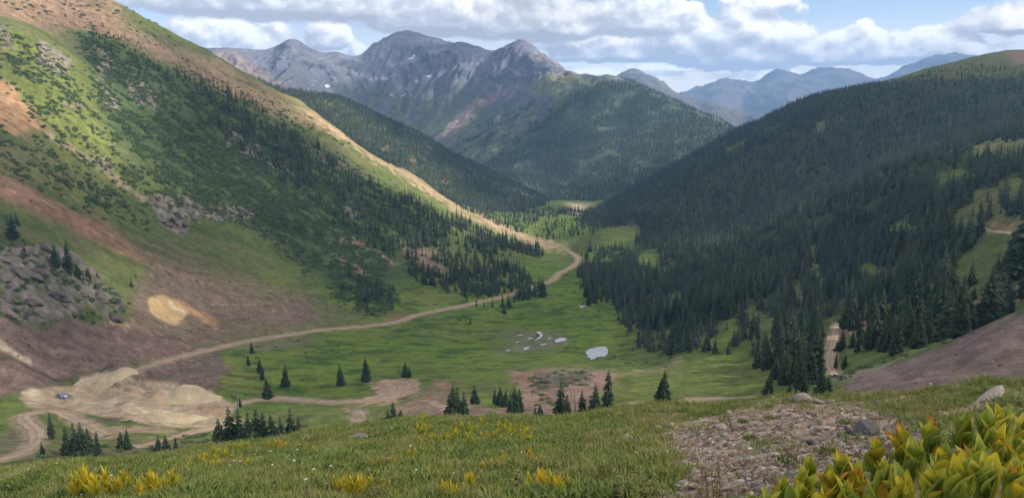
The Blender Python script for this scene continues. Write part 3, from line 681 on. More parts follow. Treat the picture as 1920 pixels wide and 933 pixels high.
# ------------------------------------------------------------------ materials
def ground_material(name, s1, s2, bump, dist, var=0.35):
    m = bpy.data.materials.new(name); m.use_nodes = True; q = NT(m.node_tree); b = q.n['Principled BSDF']
    co = q.node('ShaderNodeTexCoord').outputs['Object']
    at_ = q.node('ShaderNodeAttribute', attribute_name='Col')
    na = q.noise(co, s1, 6, .68); nb = q.noise(co, s2, 4, .65)
    f = q.math('ADD', q.math('MULTIPLY', q.math('SUBTRACT', na, .5), var * 5.0), q.math('MULTIPLY', q.math('SUBTRACT', nb, .5), var * 3.6))
    g = q.math('MINIMUM', q.math('MAXIMUM', q.math('ADD', f, 1.0), .25), 2.1)
    cc = q.node('ShaderNodeVectorMath', operation='SCALE'); q.put(cc.inputs[0], at_.outputs['Color']); q.put(cc.inputs[3], g)
    q.put(b.inputs['Base Color'], cc.outputs[0]); b.inputs['Roughness'].default_value = .95; b.inputs['Specular IOR Level'].default_value = .1
    bp = q.node('ShaderNodeBump'); bp.inputs['Strength'].default_value = bump; bp.inputs['Distance'].default_value = dist
    q.put(bp.inputs['Height'], q.math('ADD', na, q.math('MULTIPLY', nb, .5))); q.put(b.inputs['Normal'], bp.outputs[0])
    return m
M_VAL = ground_material('valley_ground', .16, .7, .8, 1.6, .30)
M_NEAR = ground_material('hillside_ground', 7, 40, .8, .05, .25)
M_MAS = ground_material('mountain_rock', .02, .09, .9, 22, .15)
M_FARM = ground_material('distant_rock', .004, .02, .6, 50, .15)
o = NEAR.mesh('hillside', M_NEAR, NEAR_C)
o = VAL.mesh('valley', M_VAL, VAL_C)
o = RID.mesh('ridge', M_VAL, RID_C)
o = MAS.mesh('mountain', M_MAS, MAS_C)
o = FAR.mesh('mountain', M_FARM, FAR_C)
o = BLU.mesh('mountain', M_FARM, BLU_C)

# ------------------------------------------------------------------ roads and ponds
def new_mesh(name, verts, faces, mats, smooth_=False, mat_idx=None):
    me = bpy.data.meshes.new(name); me.from_pydata([tuple(map(float, v)) for v in verts], [], [tuple(map(int, f)) for f in faces])
    for m in (mats if isinstance(mats, (list, tuple)) else [mats]):
        me.materials.append(m)
    if mat_idx is not None:
        me.polygons.foreach_set('material_index', np.asarray(mat_idx, np.int32))
    if smooth_:
        me.polygons.foreach_set('use_smooth', np.ones(len(faces), bool))
    me.update(); return me
def link(name, me, parent=None, **props):
    o = bpy.data.objects.new(name, me); COL.objects.link(o)
    if parent is not None:
        o.parent = parent
    for k, v in props.items():
        o[k] = v
    return o
def empty(name, loc, rz=0.0, sc=1.0, **props):
    o = bpy.data.objects.new(name, None); COL.objects.link(o); o.location = loc; o.rotation_euler = (0, 0, rz); o.scale = (sc, sc, sc) if not isinstance(sc, tuple) else sc
    o.empty_display_size = .1
    for k, v in props.items():
        o[k] = v
    return o

def dirt_material(name, col, s1, s2):
    m = bpy.data.materials.new(name); m.use_nodes = True; q = NT(m.node_tree); b = q.n['Principled BSDF']
    co = q.node('ShaderNodeTexCoord').outputs['Object']
    na = q.noise(co, s1, 5, .6); nb = q.noise(co, s2, 4, .6)
    cc = q.mix(q.maprange(na, .3, .7), (*[x * .72 for x in col], 1), (*[x * 1.22 for x in col], 1))
    cc = q.mix(q.maprange(nb, .35, .7, 0, .6), cc, (*[x * .8 for x in col], 1))
    q.put(b.inputs['Base Color'], cc); b.inputs['Roughness'].default_value = .95; b.inputs['Specular IOR Level'].default_value = .1
    bp = q.node('ShaderNodeBump'); bp.inputs['Strength'].default_value = .5; bp.inputs['Distance'].default_value = .3; q.put(bp.inputs['Height'], nb); q.put(b.inputs['Normal'], bp.outputs[0])
    return m
M_ROAD = dirt_material('road_dirt', (.35, .27, .195), .12, .9)
q = NT(M_ROAD.node_tree); b = q.n['Principled BSDF']; old = b.inputs['Base Color'].links[0].from_socket
u = q.math('ABSOLUTE', q.node('ShaderNodeAttribute', attribute_name='across').outputs['Fac'])
u = q.math('ADD', u, q.math('MULTIPLY', q.math('SUBTRACT', q.noise(q.node('ShaderNodeTexCoord').outputs['Object'], .5, 3), .5), .5))
wear = q.math('MAXIMUM', q.maprange(u, .72, 1.0, 0, .75, True), q.maprange(u, .26, .06, 0, .5, True))      # rougher, browner verge and crown
q.put(b.inputs['Base Color'], q.mix(wear, old, (.17, .135, .09, 1)))
for k, (L, wd) in road_lines.items():
    v = []; f = []; nrow = 9
    for i, p in enumerate(L):
        t = L[min(i + 1, len(L) - 1)] - L[max(i - 1, 0)]; t = t[:2] / (np.hypot(*t[:2]) + 1e-9); nrm = np.array([-t[1], t[0]])
        jit = 1 + .16 * math.sin(i * 1.7) + .1 * math.sin(i * .61 + 1)
        for j in range(nrow):
            s_ = (j / (nrow - 1) - .5) * wd * jit
            q = p[:2] + nrm * s_; edge = abs(j - 4) / 4; rut = -.10 * (j in (2, 6))
            v.append((q[0], q[1], max(p[2], float(VAL.height(*q)) + .1) + .12 * (1 - edge) - .22 * (edge > .9) + rut))
        if i:
            b0 = (i - 1) * nrow; b1 = i * nrow
            f += [(b0 + j, b0 + j + 1, b1 + j + 1, b1 + j) for j in range(nrow - 1)]
    me = new_mesh('road', v, f, M_ROAD, True)
    me.attributes.new('across', 'FLOAT', 'POINT').data.foreach_set('value', np.tile(np.linspace(-1, 1, nrow), len(L)).astype(np.float32))
    link('road', me, kind='structure')
def water_material():
    m = bpy.data.materials.new('pond_water'); m.use_nodes = True; q = NT(m.node_tree); b = q.n['Principled BSDF']
    b.inputs['Base Color'].default_value = (.09, .09, .085, 1); b.inputs['Roughness'].default_value = .06; b.inputs['IOR'].default_value = 1.5; b.inputs['Specular IOR Level'].default_value = 1.0
    b.inputs['Metallic'].default_value = 0.2
    b.inputs['Base Color'].default_value = (.24, .26, .30, 1)
    bp = q.node('ShaderNodeBump'); bp.inputs['Strength'].default_value = .05; bp.inputs['Distance'].default_value = .1
    q.put(bp.inputs['Height'], q.noise(q.node('ShaderNodeTexCoord').outputs['Object'], .8, 3)); q.put(b.inputs['Normal'], bp.outputs[0])
    return m
M_WATER = water_material()
for (L, zl) in pond_world:
    P = densify(np.vstack([L, L[:1]]), 5)[:-1]; n = len(P); cen = P.mean(0)
    P = cen + (P - cen) * (.84 + .06 * np.sin(np.arange(n) * 1.9)[:, None] + .05 * np.sin(np.arange(n) * 4.3 + 1)[:, None])
    v = [(cen[0], cen[1], zl)] + [(p[0], p[1], zl) for p in P]
    link('pond_water', new_mesh('pond_water', v, [(0, 1 + i, 1 + (i + 1) % n) for i in range(n)], M_WATER), kind='structure')

# ------------------------------------------------------------------ conifers
def foliage_material(name, dark, light, spread=.5):
    m = bpy.data.materials.new(name); m.use_nodes = True; q = NT(m.node_tree); b = q.n['Principled BSDF']
    rnd = q.node('ShaderNodeObjectInfo').outputs['Random']
    geo_ = q.node('ShaderNodeNewGeometry'); 
    f = q.math('ADD', q.math('MULTIPLY', rnd, spread), q.math('MULTIPLY', geo_.outputs['Random Per Island'], 1 - spread))
    q.put(b.inputs['Base Color'], q.mix(f, (*dark, 1), (*light, 1))); b.inputs['Roughness'].default_value = .85; b.inputs['Specular IOR Level'].default_value = .15
    return m
M_NEEDLE = foliage_material('spruce_needles', (.012, .028, .022), (.075, .110, .075), .65)
M_NEEDLE_N = foliage_material('spruce_needles_close', (.012, .028, .018), (.052, .080, .045), .35)
M_BARK = dirt_material('bark', (.085, .068, .052), 3, 14)
M_DEAD = dirt_material('weathered_wood', (.24, .22, .195), 3, 14)

def spruce(seed, tiers, per, rad, droop, gap=0.06, bare=.05, fine=False):
    """unit-height spruce: (trunk verts, faces), (crown verts, faces)"""
    R = random.Random(seed); tv = []; tf = []; cv = []; cf_ = []
    n = 6; rows = 6
    lean = (R.uniform(-.02, .02), R.uniform(-.02, .02))
    for i in range(rows):
        t = i / (rows - 1); ra = .019 * (1 - t) ** .8 + .0015
        for k in range(n):
            a = 2 * math.pi * k / n; tv.append((ra * math.cos(a) + lean[0] * t * t, ra * math.sin(a) + lean[1] * t * t, t * .985 - .03 * (i == 0)))
        if i:
            tf += [((i - 1) * n + k, (i - 1) * n + (k + 1) % n, i * n + (k + 1) % n, i * n + k) for k in range(n)]
    prof = [1 + R.uniform(-.22, .16) for _ in range(tiers)]
    side = R.uniform(0, 6.28)
    for i in range(tiers):
        t = bare + (1 - bare) * (i + R.uniform(-.3, .3)) / tiers; t = max(bare, min(.985, t))
        base = rad * ((1 - t) ** .82) * (0.55 + .45 * min(1, (t - bare) / .10 + .25)) * prof[i] + .012
        cnt = max(4, int(per * (.55 + .45 * (1 - t))))
        ph = R.uniform(0, 6.28)
        for k in range(cnt):
            if R.random() < gap:
                continue
            a = ph + 2 * math.pi * k / cnt + R.uniform(-.25, .25)
            L = base * R.uniform(.68, 1.15) * (1 + .12 * math.cos(a - side))
            wd = L * R.uniform(.30, .46) + .008; dr = droop * L * R.uniform(.7, 1.3); z = t + R.uniform(-.012, .012)
            ca, sa = math.cos(a), math.sin(a); ox, oy = lean[0] * t * t, lean[1] * t * t
            def P(r, s, dz):
                return (ox + ca * r - sa * s, oy + sa * r + ca * s, z + dz)
            b0 = len(cv)
            up = L * .10
            # a spray: ridge along the middle, drooping sides, ragged outer edge
            cv.extend([P(0, 0, up), P(L * .45, wd * .55, -dr * .55), P(L * .5, 0, -dr * .1 + up * .5), P(L * .45, -wd * .55, -dr * .55), P(L * .82, wd * .5, -dr * 1.15), P(L, 0, -dr * .8), P(L * .82, -wd * .5, -dr * 1.15)])
            cf_ += [(b0, b0 + 2, b0 + 1), (b0, b0 + 3, b0 + 2), (b0 + 1, b0 + 2, b0 + 5, b0 + 4), (b0 + 2, b0 + 3, b0 + 6, b0 + 5)]
            if fine:
                for j in range(3):
                    r0 = L * R.uniform(.3, .85); s0 = R.choice((-1, 1)) * wd * R.uniform(.3, .6); b0 = len(cv); q = L * .16
                    cv.extend([P(r0 - q, s0 * .5, -dr * .3), P(r0 + q * .6, s0 * 1.3, -dr * .75), P(r0 + q, s0 * .4, -dr * .45)]); cf_.append((b0, b0 + 1, b0 + 2))
    # leading shoot
    b0 = len(cv); ox, oy = lean
    cv.extend([(ox - .006, oy, .95), (ox + .006, oy, .95), (ox, oy + .006, .955), (ox, oy, 1.0)]); cf_ += [(b0, b0 + 1, b0 + 3), (b0 + 1, b0 + 2, b0 + 3), (b0 + 2, b0, b0 + 3)]
    return (tv, tf), (cv, cf_)
NEAR_TREES = []; FAR_TREES = []
PROTO = bpy.data.collections.new('tree_kinds')          # holds the forest's tree shapes, not itself in the scene
for i in range(6):
    (tv, tf), (cv, cf_) = spruce(10 + i, 24, 9, [.19, .22, .26, .18, .29, .21][i], .42, .07, [.03, .06, .03, .10, .02, .05][i], True)
    NEAR_TREES.append((new_mesh('spruce_trunk', tv, tf, M_BARK, True), new_mesh('spruce_crown', cv, cf_, M_NEEDLE_N)))
for i in range(5):
    (tv, tf), (cv, cf_) = spruce(40 + i, 13, 7, [.16, .19, .22, .17, .20][i], .45, .05, .04)
    me = new_mesh('spruce_far', tv + cv, tf + [tuple(k + len(tv) for k in f) for f in cf_], [M_BARK, M_NEEDLE], False, [0] * len(tf) + [1] * len(cf_))
    ob = bpy.data.objects.new('spruce_kind_%d' % i, me); PROTO.objects.link(ob)
dv = []; df_ = []
for i in range(14):       # a standing dead spruce
    a = i * 2.4; z0 = .25 + .05 * i; L = .09 * (1.15 - z0); b0 = len(dv); dv += [(0, 0, z0), (0, 0, z0 + .012), (math.cos(a) * L, math.sin(a) * L, z0 - .02)]; df_.append((b0, b0 + 1, b0 + 2))
(tv, tf), _ = spruce(77, 3, 4, .1, .3)
PROTO.objects.link(bpy.data.objects.new('spruce_kind_dead', new_mesh('spruce_dead', tv + dv, tf + [tuple(k + len(tv) for k in f) for f in df_], M_DEAD)))

def scatter(name, pts, scale, proto, pick=None, rot=None, tilt=.04, **props):
    """one object of uncountable growth: a copy of one of the shapes at every point"""
    me = bpy.data.meshes.new(name); me.vertices.add(len(pts)); me.vertices.foreach_set('co', np.asarray(pts, np.float32).ravel())
    a = me.attributes.new('size', 'FLOAT_VECTOR', 'POINT'); scale = np.asarray(scale, np.float32)
    if scale.ndim == 1:
        scale = np.repeat(scale[:, None], 3, 1)
    a.data.foreach_set('vector', scale.ravel())
    a = me.attributes.new('turn', 'FLOAT_VECTOR', 'POINT'); n = len(pts)
    rt = np.stack([rng.normal(0, tilt, n), rng.normal(0, tilt, n), rng.uniform(0, 6.28, n)], 1) if rot is None else rot
    a.data.foreach_set('vector', rt.astype(np.float32).ravel())
    if pick is not None:
        me.attributes.new('pick', 'INT', 'POINT').data.foreach_set('value', np.asarray(pick, np.int32))
    g = bpy.data.node_groups.new(name + '_growth', 'GeometryNodeTree')
    g.interface.new_socket('Geometry', in_out='INPUT', socket_type='NodeSocketGeometry'); g.interface.new_socket('Geometry', in_out='OUTPUT', socket_type='NodeSocketGeometry')
    N = g.nodes; Lk = g.links
    gi = N.new('NodeGroupInput'); go = N.new('NodeGroupOutput'); ip = N.new('GeometryNodeInstanceOnPoints'); ci = N.new('GeometryNodeCollectionInfo')
    ci.inputs[0].default_value = proto; ci.inputs[1].default_value = True; ci.inputs[2].default_value = True
    s1 = N.new('GeometryNodeInputNamedAttribute'); s1.data_type = 'FLOAT_VECTOR'; s1.inputs[0].default_value = 'size'
    s2 = N.new('GeometryNodeInputNamedAttribute'); s2.data_type = 'FLOAT_VECTOR'; s2.inputs[0].default_value = 'turn'
    rv = N.new('FunctionNodeRandomValue'); rv.data_type = 'INT'; rv.inputs[4].default_value = 0; rv.inputs[5].default_value = 999
    if pick is not None:
        rv = N.new('GeometryNodeInputNamedAttribute'); rv.data_type = 'INT'; rv.inputs[0].default_value = 'pick'
    er = N.new('FunctionNodeEulerToRotation')
    Lk.new(gi.outputs[0], ip.inputs['Points']); Lk.new(ci.outputs[0], ip.inputs['Instance']); ip.inputs['Pick Instance'].default_value = True
    Lk.new(rv.outputs[0 if pick is not None else 2], ip.inputs['Instance Index']); Lk.new(s1.outputs[0], ip.inputs['Scale']); Lk.new(s2.outputs[0], er.inputs[0]); Lk.new(er.outputs[0], ip.inputs['Rotation']); Lk.new(ip.outputs[0], go.inputs[0])
    o = link(name, me, kind='stuff', **props)
    md = o.modifiers.new('growth', 'NODES'); md.node_group = g
    return o

def sample(sheet, n, rmin, rmax, az0, az1, area=True):
    """points spread evenly over the ground of a fan"""
    u = rng.uniform(0, 1, n); r = np.sqrt(rmin ** 2 + u * (rmax ** 2 - rmin ** 2)); a = np.radians(rng.uniform(az0, az1, n))
    x, y = r * np.sin(a), r * np.cos(a); z = sheet.height(x, y); px, py = proj(x, y, z)
    return x, y, z, px, py, r
def zone(px, py, polys, f=6.0):
    m = np.zeros(px.shape)
    for p in polys:
        poly, d = p
        m = np.maximum(m, smooth(-f, f, poly_sd(px, py, poly)) * d)
    return m
def road_clear(x, y, extra=2.5):
    ok = np.ones(x.shape, bool)
    for L, wd in road_lines.values():
        for p, q in zip(L[:-1:2], L[1::2]):
            ok &= np.hypot(x - (p[0] + q[0]) / 2, y - (p[1] + q[1]) / 2) > wd * .5 + extra + .5 * np.hypot(*(q - p)[:2])
    return ok

# where the woods stand (picture outlines, share of full cover)
WOODS = [(FOREST_R, 1.0), ([(1160, 600), (1300, 600), (1420, 585), (1560, 600), (1540, 640), (1440, 635), (1360, 655), (1280, 665), (1200, 655)], .5),
         ([(150, 48), (200, 52), (260, 85), (330, 130), (360, 160), (300, 160), (210, 110), (165, 75)], .5),
         ([(360, 150), (440, 180), (560, 250), (640, 300), (640, 335), (560, 310), (440, 240), (380, 190)], .42),
         ([(400, 230), (560, 275), (660, 330), (760, 395), (840, 450), (850, 500), (760, 470), (640, 420), (540, 350), (460, 300)], .6),
         ([(590, 340), (720, 410), (760, 450), (740, 480), (640, 430)], .6),
         ([(740, 360), (840, 410), (900, 430), (1010, 465), (1015, 480), (930, 475), (850, 455), (760, 400)], .6),
         ([(830, 490), (880, 475), (950, 500), (1008, 530), (1010, 556), (930, 566), (870, 548), (840, 520)], 1.0),
         ([(850, 545), (940, 562), (960, 580), (880, 566)], .3),
         ([(0, 395), (30, 400), (40, 440), (0, 445)], .5), ([(100, 470), (140, 480), (140, 510), (105, 500)], .4), ([(140, 510), (250, 525), (250, 535), (150, 530)], .3),
         ([(640, 500), (740, 545), (740, 580), (690, 590), (640, 540)], .14),
         ([(760, 470), (850, 530), (860, 550), (770, 520)], .5),
         ([(1095, 545), (1150, 560), (1130, 570), (1100, 565)], .3), ([(1410, 640), (1540, 640), (1550, 720), (1480, 730), (1450, 690), (1415, 680)], .5),
         ([(1580, 605), (1680, 590), (1720, 600), (1720, 645), (1650, 650), (1585, 650)], .35), ([(1700, 560), (1800, 540), (1810, 620), (1730, 640), (1700, 600)], .5),
         ([(1830, 540), (1920, 480), (1990, 470), (1990, 560), (1850, 590)], .25), ([(1780, 385), (1850, 375), (1920, 370), (1990, 370), (1990, 395), (1850, 420), (1790, 415)], .45),
         ([(1190, 462), (1200, 480), (1120, 500), (1090, 480)], .35), ([(960, 405), (1080, 415), (1085, 440), (1060, 455), (960, 430)], .8)]
x, y, z, px, py, r = sample(VAL, 120000, 250, 1320, -40, 40)
dens = zone(px + rng.normal(0, 3, len(px)), py + rng.normal(0, 3, len(px)), WOODS, 5)
for g in GLADES:
    dens *= 1 - smooth(-5, 3, poly_sd(px, py, g))
clump = fbm(x / 24, y / 24, 3); dens *= np.where(dens > .9, smooth(-.6, .3, clump), smooth(-.25, .35, clump) * 1.6)
keep = (rng.uniform(0, 1, len(x)) < dens) & road_clear(x, y)
A = [x[keep], y[keep], z[keep], r[keep]]
x, y, z, px, py, r = sample(VAL, 120000, 1320, 2650, -6, 40)
FR = zone(px, py, [(FOREST_R, 1.0), ([(1640, 165), (1750, 135), (1850, 125), (1990, 130), (1990, 160), (1700, 170)], .25)], 5)
for g in GLADES:
    FR *= 1 - smooth(-4, 2, poly_sd(px, py, g))
FR *= smooth(-.75, .1, fbm(x / 40, y / 40, 3)); keep = (rng.uniform(0, 1, len(x)) < FR)
A = [np.concatenate([p, q[keep]]) for p, q in zip(A, (x, y, z, r))]
# sunlit trees on the far side of the left mountain's shoulder
x, y, z, px, py, r = sample(VAL, 16000, 1420, 1900, -22, 6)
keep = (r > 1400) & (rng.uniform(0, 1, len(x)) < .38 * smooth(-.3, .3, fbm(x / 50, y / 50, 3)) * smooth(470, 640, px)) & (px < 1110)
A = [np.concatenate([p, q[keep]]) for p, q in zip(A, (x, y, z, r))]
# keep trees apart
def thin(A, d0):
    cell = {}; keep = np.zeros(len(A[0]), bool)
    for i in np.argsort(rng.uniform(0, 1, len(A[0]))):
        d = d0 * (1 + .5 * (A[3][i] > 1300)); k = (int(A[0][i] // d), int(A[1][i] // d))
        if k not in cell:
            cell[k] = 1; keep[i] = True
    return [a[keep] for a in A]
A = thin(A, 6.0)
tx, ty, tz, tr = A
tpx, tpy = proj(tx, ty, tz)
th = rng.uniform(8.5, 21, len(tx)) * (.85 + .25 * fbm(tx / 90, ty / 90, 2))
th *= np.where(tpx < 1020, 1.12 - .5 * smooth(520, 220, tpx), 1.0)                    # smaller on the high left slope
th *= np.where(tpx > 1080, 1.18, 1.0)
th *= 1 - .5 * smooth(-40, 90, tz) * (tpx > 1300)                         # and at the tree line
small = rng.uniform(0, 1, len(tx)) < .22; th = np.where(small, th * .5, th); big_ = rng.uniform(0, 1, len(tx)) < .08; th = np.where(big_, th * 1.25, th)
# ------------------------------------------------------------------ the single trees one can pick out: picture x, picture y of the foot, height in picture units
TREES = []     # (location, height, label, group, kind, category)
ORD = ['first', 'second', 'third', 'fourth', 'fifth', 'sixth', 'seventh', 'eighth', 'ninth', 'tenth', 'eleventh', 'twelfth', 'thirteenth', 'fourteenth', 'fifteenth', 'sixteenth', 'seventeenth', 'eighteenth', 'nineteenth', 'twentieth']
CLUMPS = [  # list, what the clump is, group, label for a clump of one
    ([(472, 662, 22)], 'small dark spruce right below the dirt road, topmost in the left meadow', None),
    ([(466, 684, 18), (487, 698, 25), (492, 712, 26)], 'of the three dark spruces close together on the left meadow', 'spruces on the left meadow'),
    ([(501, 746, 34)], 'narrow spruce standing at the bend of the track below the left meadow', None),
    ([(536, 724, 40)], 'ragged spruce alone on the left meadow, above the track', None),
    ([(638, 722, 37)], 'upright dark spruce alone in the meadow left of the round turnaround', None),
    ([(686, 715, 44)], 'tall shaggy spruce at the edge of the round turnaround', None),
    ([(760, 707, 28), (768, 708, 22)], 'of the two thin spruces above the round turnaround', 'two spruces above the turnaround'),
    ([(450, 762, 14)], 'tiny spruce at the end of the tailings beside the dead snag', None),
    ([(128, 852, 44), (143, 860, 56), (157, 864, 60), (170, 862, 50), (184, 856, 40)], 'of the bushy spruce clump inside the hairpin bend', 'spruce clump inside the hairpin bend'),
    ([(228, 838, 26), (240, 842, 34)], 'of the two low spruces beside the lower track', 'spruces beside the lower track'),
    ([(80, 852, 20)], 'tiny spruce just outside the hairpin bend', None),
    ([(298, 846, 26), (312, 848, 30), (330, 843, 22)], 'of the three low spruces below the lower track', 'low spruces below the lower track'),
    ([(414, 847, 56), (434, 842, 70), (452, 842, 68), (468, 846, 66), (484, 846, 72), (498, 844, 66), (512, 844, 60), (530, 840, 54), (548, 837, 66), (562, 835, 50)], 'of the row of dark spruces along the knoll below the tailings', 'row of spruces below the tailings'),
    ([(728, 808, 38), (738, 813, 56), (752, 814, 44)], 'of the three spruces below the round turnaround, at the knoll', 'spruces below the turnaround'),
    ([(848, 790, 66), (858, 788, 60), (870, 792, 56)], 'of the tight spruce group standing on the brown spoil bank', 'spruces on the spoil bank'),
    ([(890, 757, 34)], 'lone slim spruce on the green beside the brown spoil bank', None),
    ([(928, 758, 30), (938, 759, 34), (948, 762, 32), (957, 772, 36), (965, 770, 44), (974, 772, 42)], 'of the slim spruces at the edge of the red gravel wash', 'spruces at the edge of the wash'),
    ([(1003, 784, 22), (1012, 784, 26)], 'of the two little spruces peeping over the grassy knoll', 'little spruces behind the knoll'),
    ([(1050, 786, 66), (1062, 787, 46), (1090, 786, 52), (1116, 785, 62), (1140, 784, 84)], 'of the tall spruces just behind the grassy crest', 'tall spruces behind the crest'),
    ([(1243, 764, 64)], 'full lone spruce on the crest where the grassy knoll meets the pale track', None),
    ([(1440, 752, 54)], 'thin yellowish spruce alone on the crest above the stony patch', None),
    ([(1420, 690, 48), (1438, 692, 52), (1453, 710, 40), (1466, 713, 46), (1476, 719, 50), (1487, 718, 50), (1500, 727, 62), (1515, 722, 72), (1526, 718, 86), (1536, 716, 70)], 'of the dense spruce clump left of the dirt track on the right', 'spruce clump left of the track'),
    ([(1480, 746, 26), (1490, 748, 20), (1506, 746, 46), (1537, 744, 50), (1551, 741, 36)], 'of the spruces poking up behind the boulders on the crest', 'spruces behind the crest boulders'),
    ([(1567, 690, 24), (1584, 689, 22)], 'of the two small round spruces right of the dirt track', 'small spruces right of the track'),
    ([(1578, 656, 34), (1598, 652, 32), (1607, 660, 26), (1624, 657, 54), (1612, 632, 30), (1641, 642, 42)], 'of the young spruces on the slope below the red bank', 'young spruces below the red bank'),
    ([(1664, 660, 46), (1680, 664, 62), (1705, 648, 58), (1722, 652, 50), (1738, 646, 60)], 'of the spruces along the upper edge of the purple scree', 'spruces along the scree'),
    ([(1776, 634, 72), (1795, 632, 92), (1784, 628, 78)], 'of the three tall spruces standing above the purple scree', 'tall spruces above the scree'),
    ([(1849, 606, 84), (1862, 596, 70)], 'of the tall spruce pair in front of the red cut on the right', 'spruce pair at the red cut'),
    ([(1894, 588, 36)], 'small spruce at the edge of scree, right of the tall pair', None), ([(1825, 562, 20)], 'tiny round spruce on open grass below the red cut', None),
    ([(1820, 536, 40), (1867, 528, 42)], 'of the two middling spruces on the open right meadow', 'spruces on the right meadow'),
    ([(1897, 514, 66), (1912, 520, 100)], 'of the big spruces cut by the right edge of the picture', 'big spruces at the picture edge'),
    ([(1290, 660, 46), (1324, 658, 32), (1340, 662, 26), (1365, 664, 24)], 'of the spruces along the foot of the right forest on the yellow-green meadow', 'spruces at the foot of the forest'),
    ([(26, 446, 34), (104, 500, 34), (128, 508, 44), (146, 520, 22), (166, 526, 22), (184, 530, 20)], 'of the spruces growing on top of the large grey outcrop', 'spruces on the large outcrop'),
    ([(1017, 556, 34)], 'pointed spruce standing apart at the right end of the dark roadside grove', None),
    ([(945, 588, 15)], 'little round spruce on the meadow below the dark grove', None), ([(882, 608, 13)], 'tiny spruce on the meadow below the main dirt road', None),
    ([(1104, 572, 26), (1139, 560, 24), (1100, 556, 20)], 'of the lone spruces on the marsh before the right forest', 'spruces on the marsh'),
]
def side_word(i, n):
    return ('leftmost' if i == 0 else 'rightmost' if i == n - 1 else ORD[i] + ' from the left')
for lst, lab, grp in CLUMPS:
    lst = sorted(lst)
    for i, (a, b, hp) in enumerate(lst):
        h = VAL.hit(a, b, 100)
        if h is None:
            print('no ground', a, b); continue
        # foot hidden behind the crest: stand on the ground behind it
        hm = hp / F * math.sqrt(h[0] ** 2 + h[1] ** 2 + h[2] ** 2) * 1.14
        L = lab if len(lst) == 1 else (['left', 'right'][i] + ' one ' + lab if len(lst) == 2 else side_word(i, len(lst)) + ' ' + lab)
        TREES.append((h[:3], hm, L, grp, 0))
singles = np.array([t[0][:2] for t in TREES])
# thin the woods where a single tree stands
dmin = np.min(np.hypot(tx[:, None] - singles[None, :, 0], ty[:, None] - singles[None, :, 1]), axis=1)
ok = dmin > 5.0
ok &= ~((tpx > 1536) & (tpx < 1590) & (tpy > 606) & (tpy < 730))        # the track and its verge stay open
ok &= ~((tpx > 1500) & (tpx < 1600) & (tpy > 690) & (tpy < 760))
tx, ty, tz, tr, th, tpx, tpy = [q[ok] for q in (tx, ty, tz, tr, th, tpx, tpy)]
# the largest of the rest also stand as single trees
app = th / np.sqrt(tr ** 2 + tz ** 2); app = np.where((tpx > -20) & (tpx < 1940) & (tpy > 0), app, 0)
# what the camera's line to the tree's middle meets first
order = np.argsort(-app)[:max(0, 300 - len(TREES))]
pick = np.zeros(len(tx), bool); pick[order] = True
def where(a, b):
    if a > 1780: return ('of the right meadow beside the forest', 'forest spruces by the right meadow')
    if a > 1545: return ('between the dirt track and the upper meadow', 'forest spruces right of the track')
    if a > 1395: return ('in the forest edge behind the spruce clump', 'forest-edge spruces behind the clump')
    if a > 1270: return ('in the forest edge above the yellow-green meadow', 'forest-edge spruces above the meadow')
    if a > 1140: return ('in the forest edge beside the pond', 'forest-edge spruces beside the pond')
    if a > 1030: return ('on the marsh side of the right forest', 'forest-edge spruces at the marsh')
    if a > 820: return ('in the dark grove below the main dirt road', 'spruces of the roadside grove')
    return ('on the slope of the left mountain', 'spruces on the left mountain')
SIZE = lambda h: 'tall' if h > 17 else 'middling' if h > 12 else 'low'
bins = {}
for i in order:
    bins.setdefault(where(tpx[i], tpy[i]), []).append(i)
ROWN = ['front', 'second', 'third', 'fourth', 'fifth', 'sixth', 'seventh', 'eighth']
for (wl, g), ids in bins.items():
    ids = sorted(ids, key=lambda i: tr[i]); nr_ = max(1, math.ceil(len(ids) / 12)); per = math.ceil(len(ids) / nr_)
    for k in range(nr_):
        row = sorted(ids[k * per:(k + 1) * per], key=lambda i: tpx[i])
        for j, i in enumerate(row):
            TREES.append(((tx[i], ty[i], tz[i]), th[i], f"{SIZE(th[i])} spruce {wl}, {side_word(j, len(row)).replace(' from the left', '')} of {ROWN[k]} row", g, 1))
for i, (loc, h, lab, grp, k) in enumerate(TREES):
    tm, cm = NEAR_TREES[i % 6]
    nm = 'spruce_tree'
    lab2 = lab if k else (lab if ('spruce' in lab.split()[:4] or 'spruce' in lab) else lab)
    lab2 = ' '.join(lab2.split()[:16])
    root = empty(nm, (loc[0], loc[1], loc[2] - .15), random.uniform(0, 6.28), 1.0, label=lab2, category='spruce')
    wv = random.uniform(.95, 1.3) if k == 0 else random.uniform(.8, 1.1); root.scale = (h * wv, h * wv, h)
    if grp: root['group'] = grp
    link('trunk', tm, root); link('crown', cm, root)
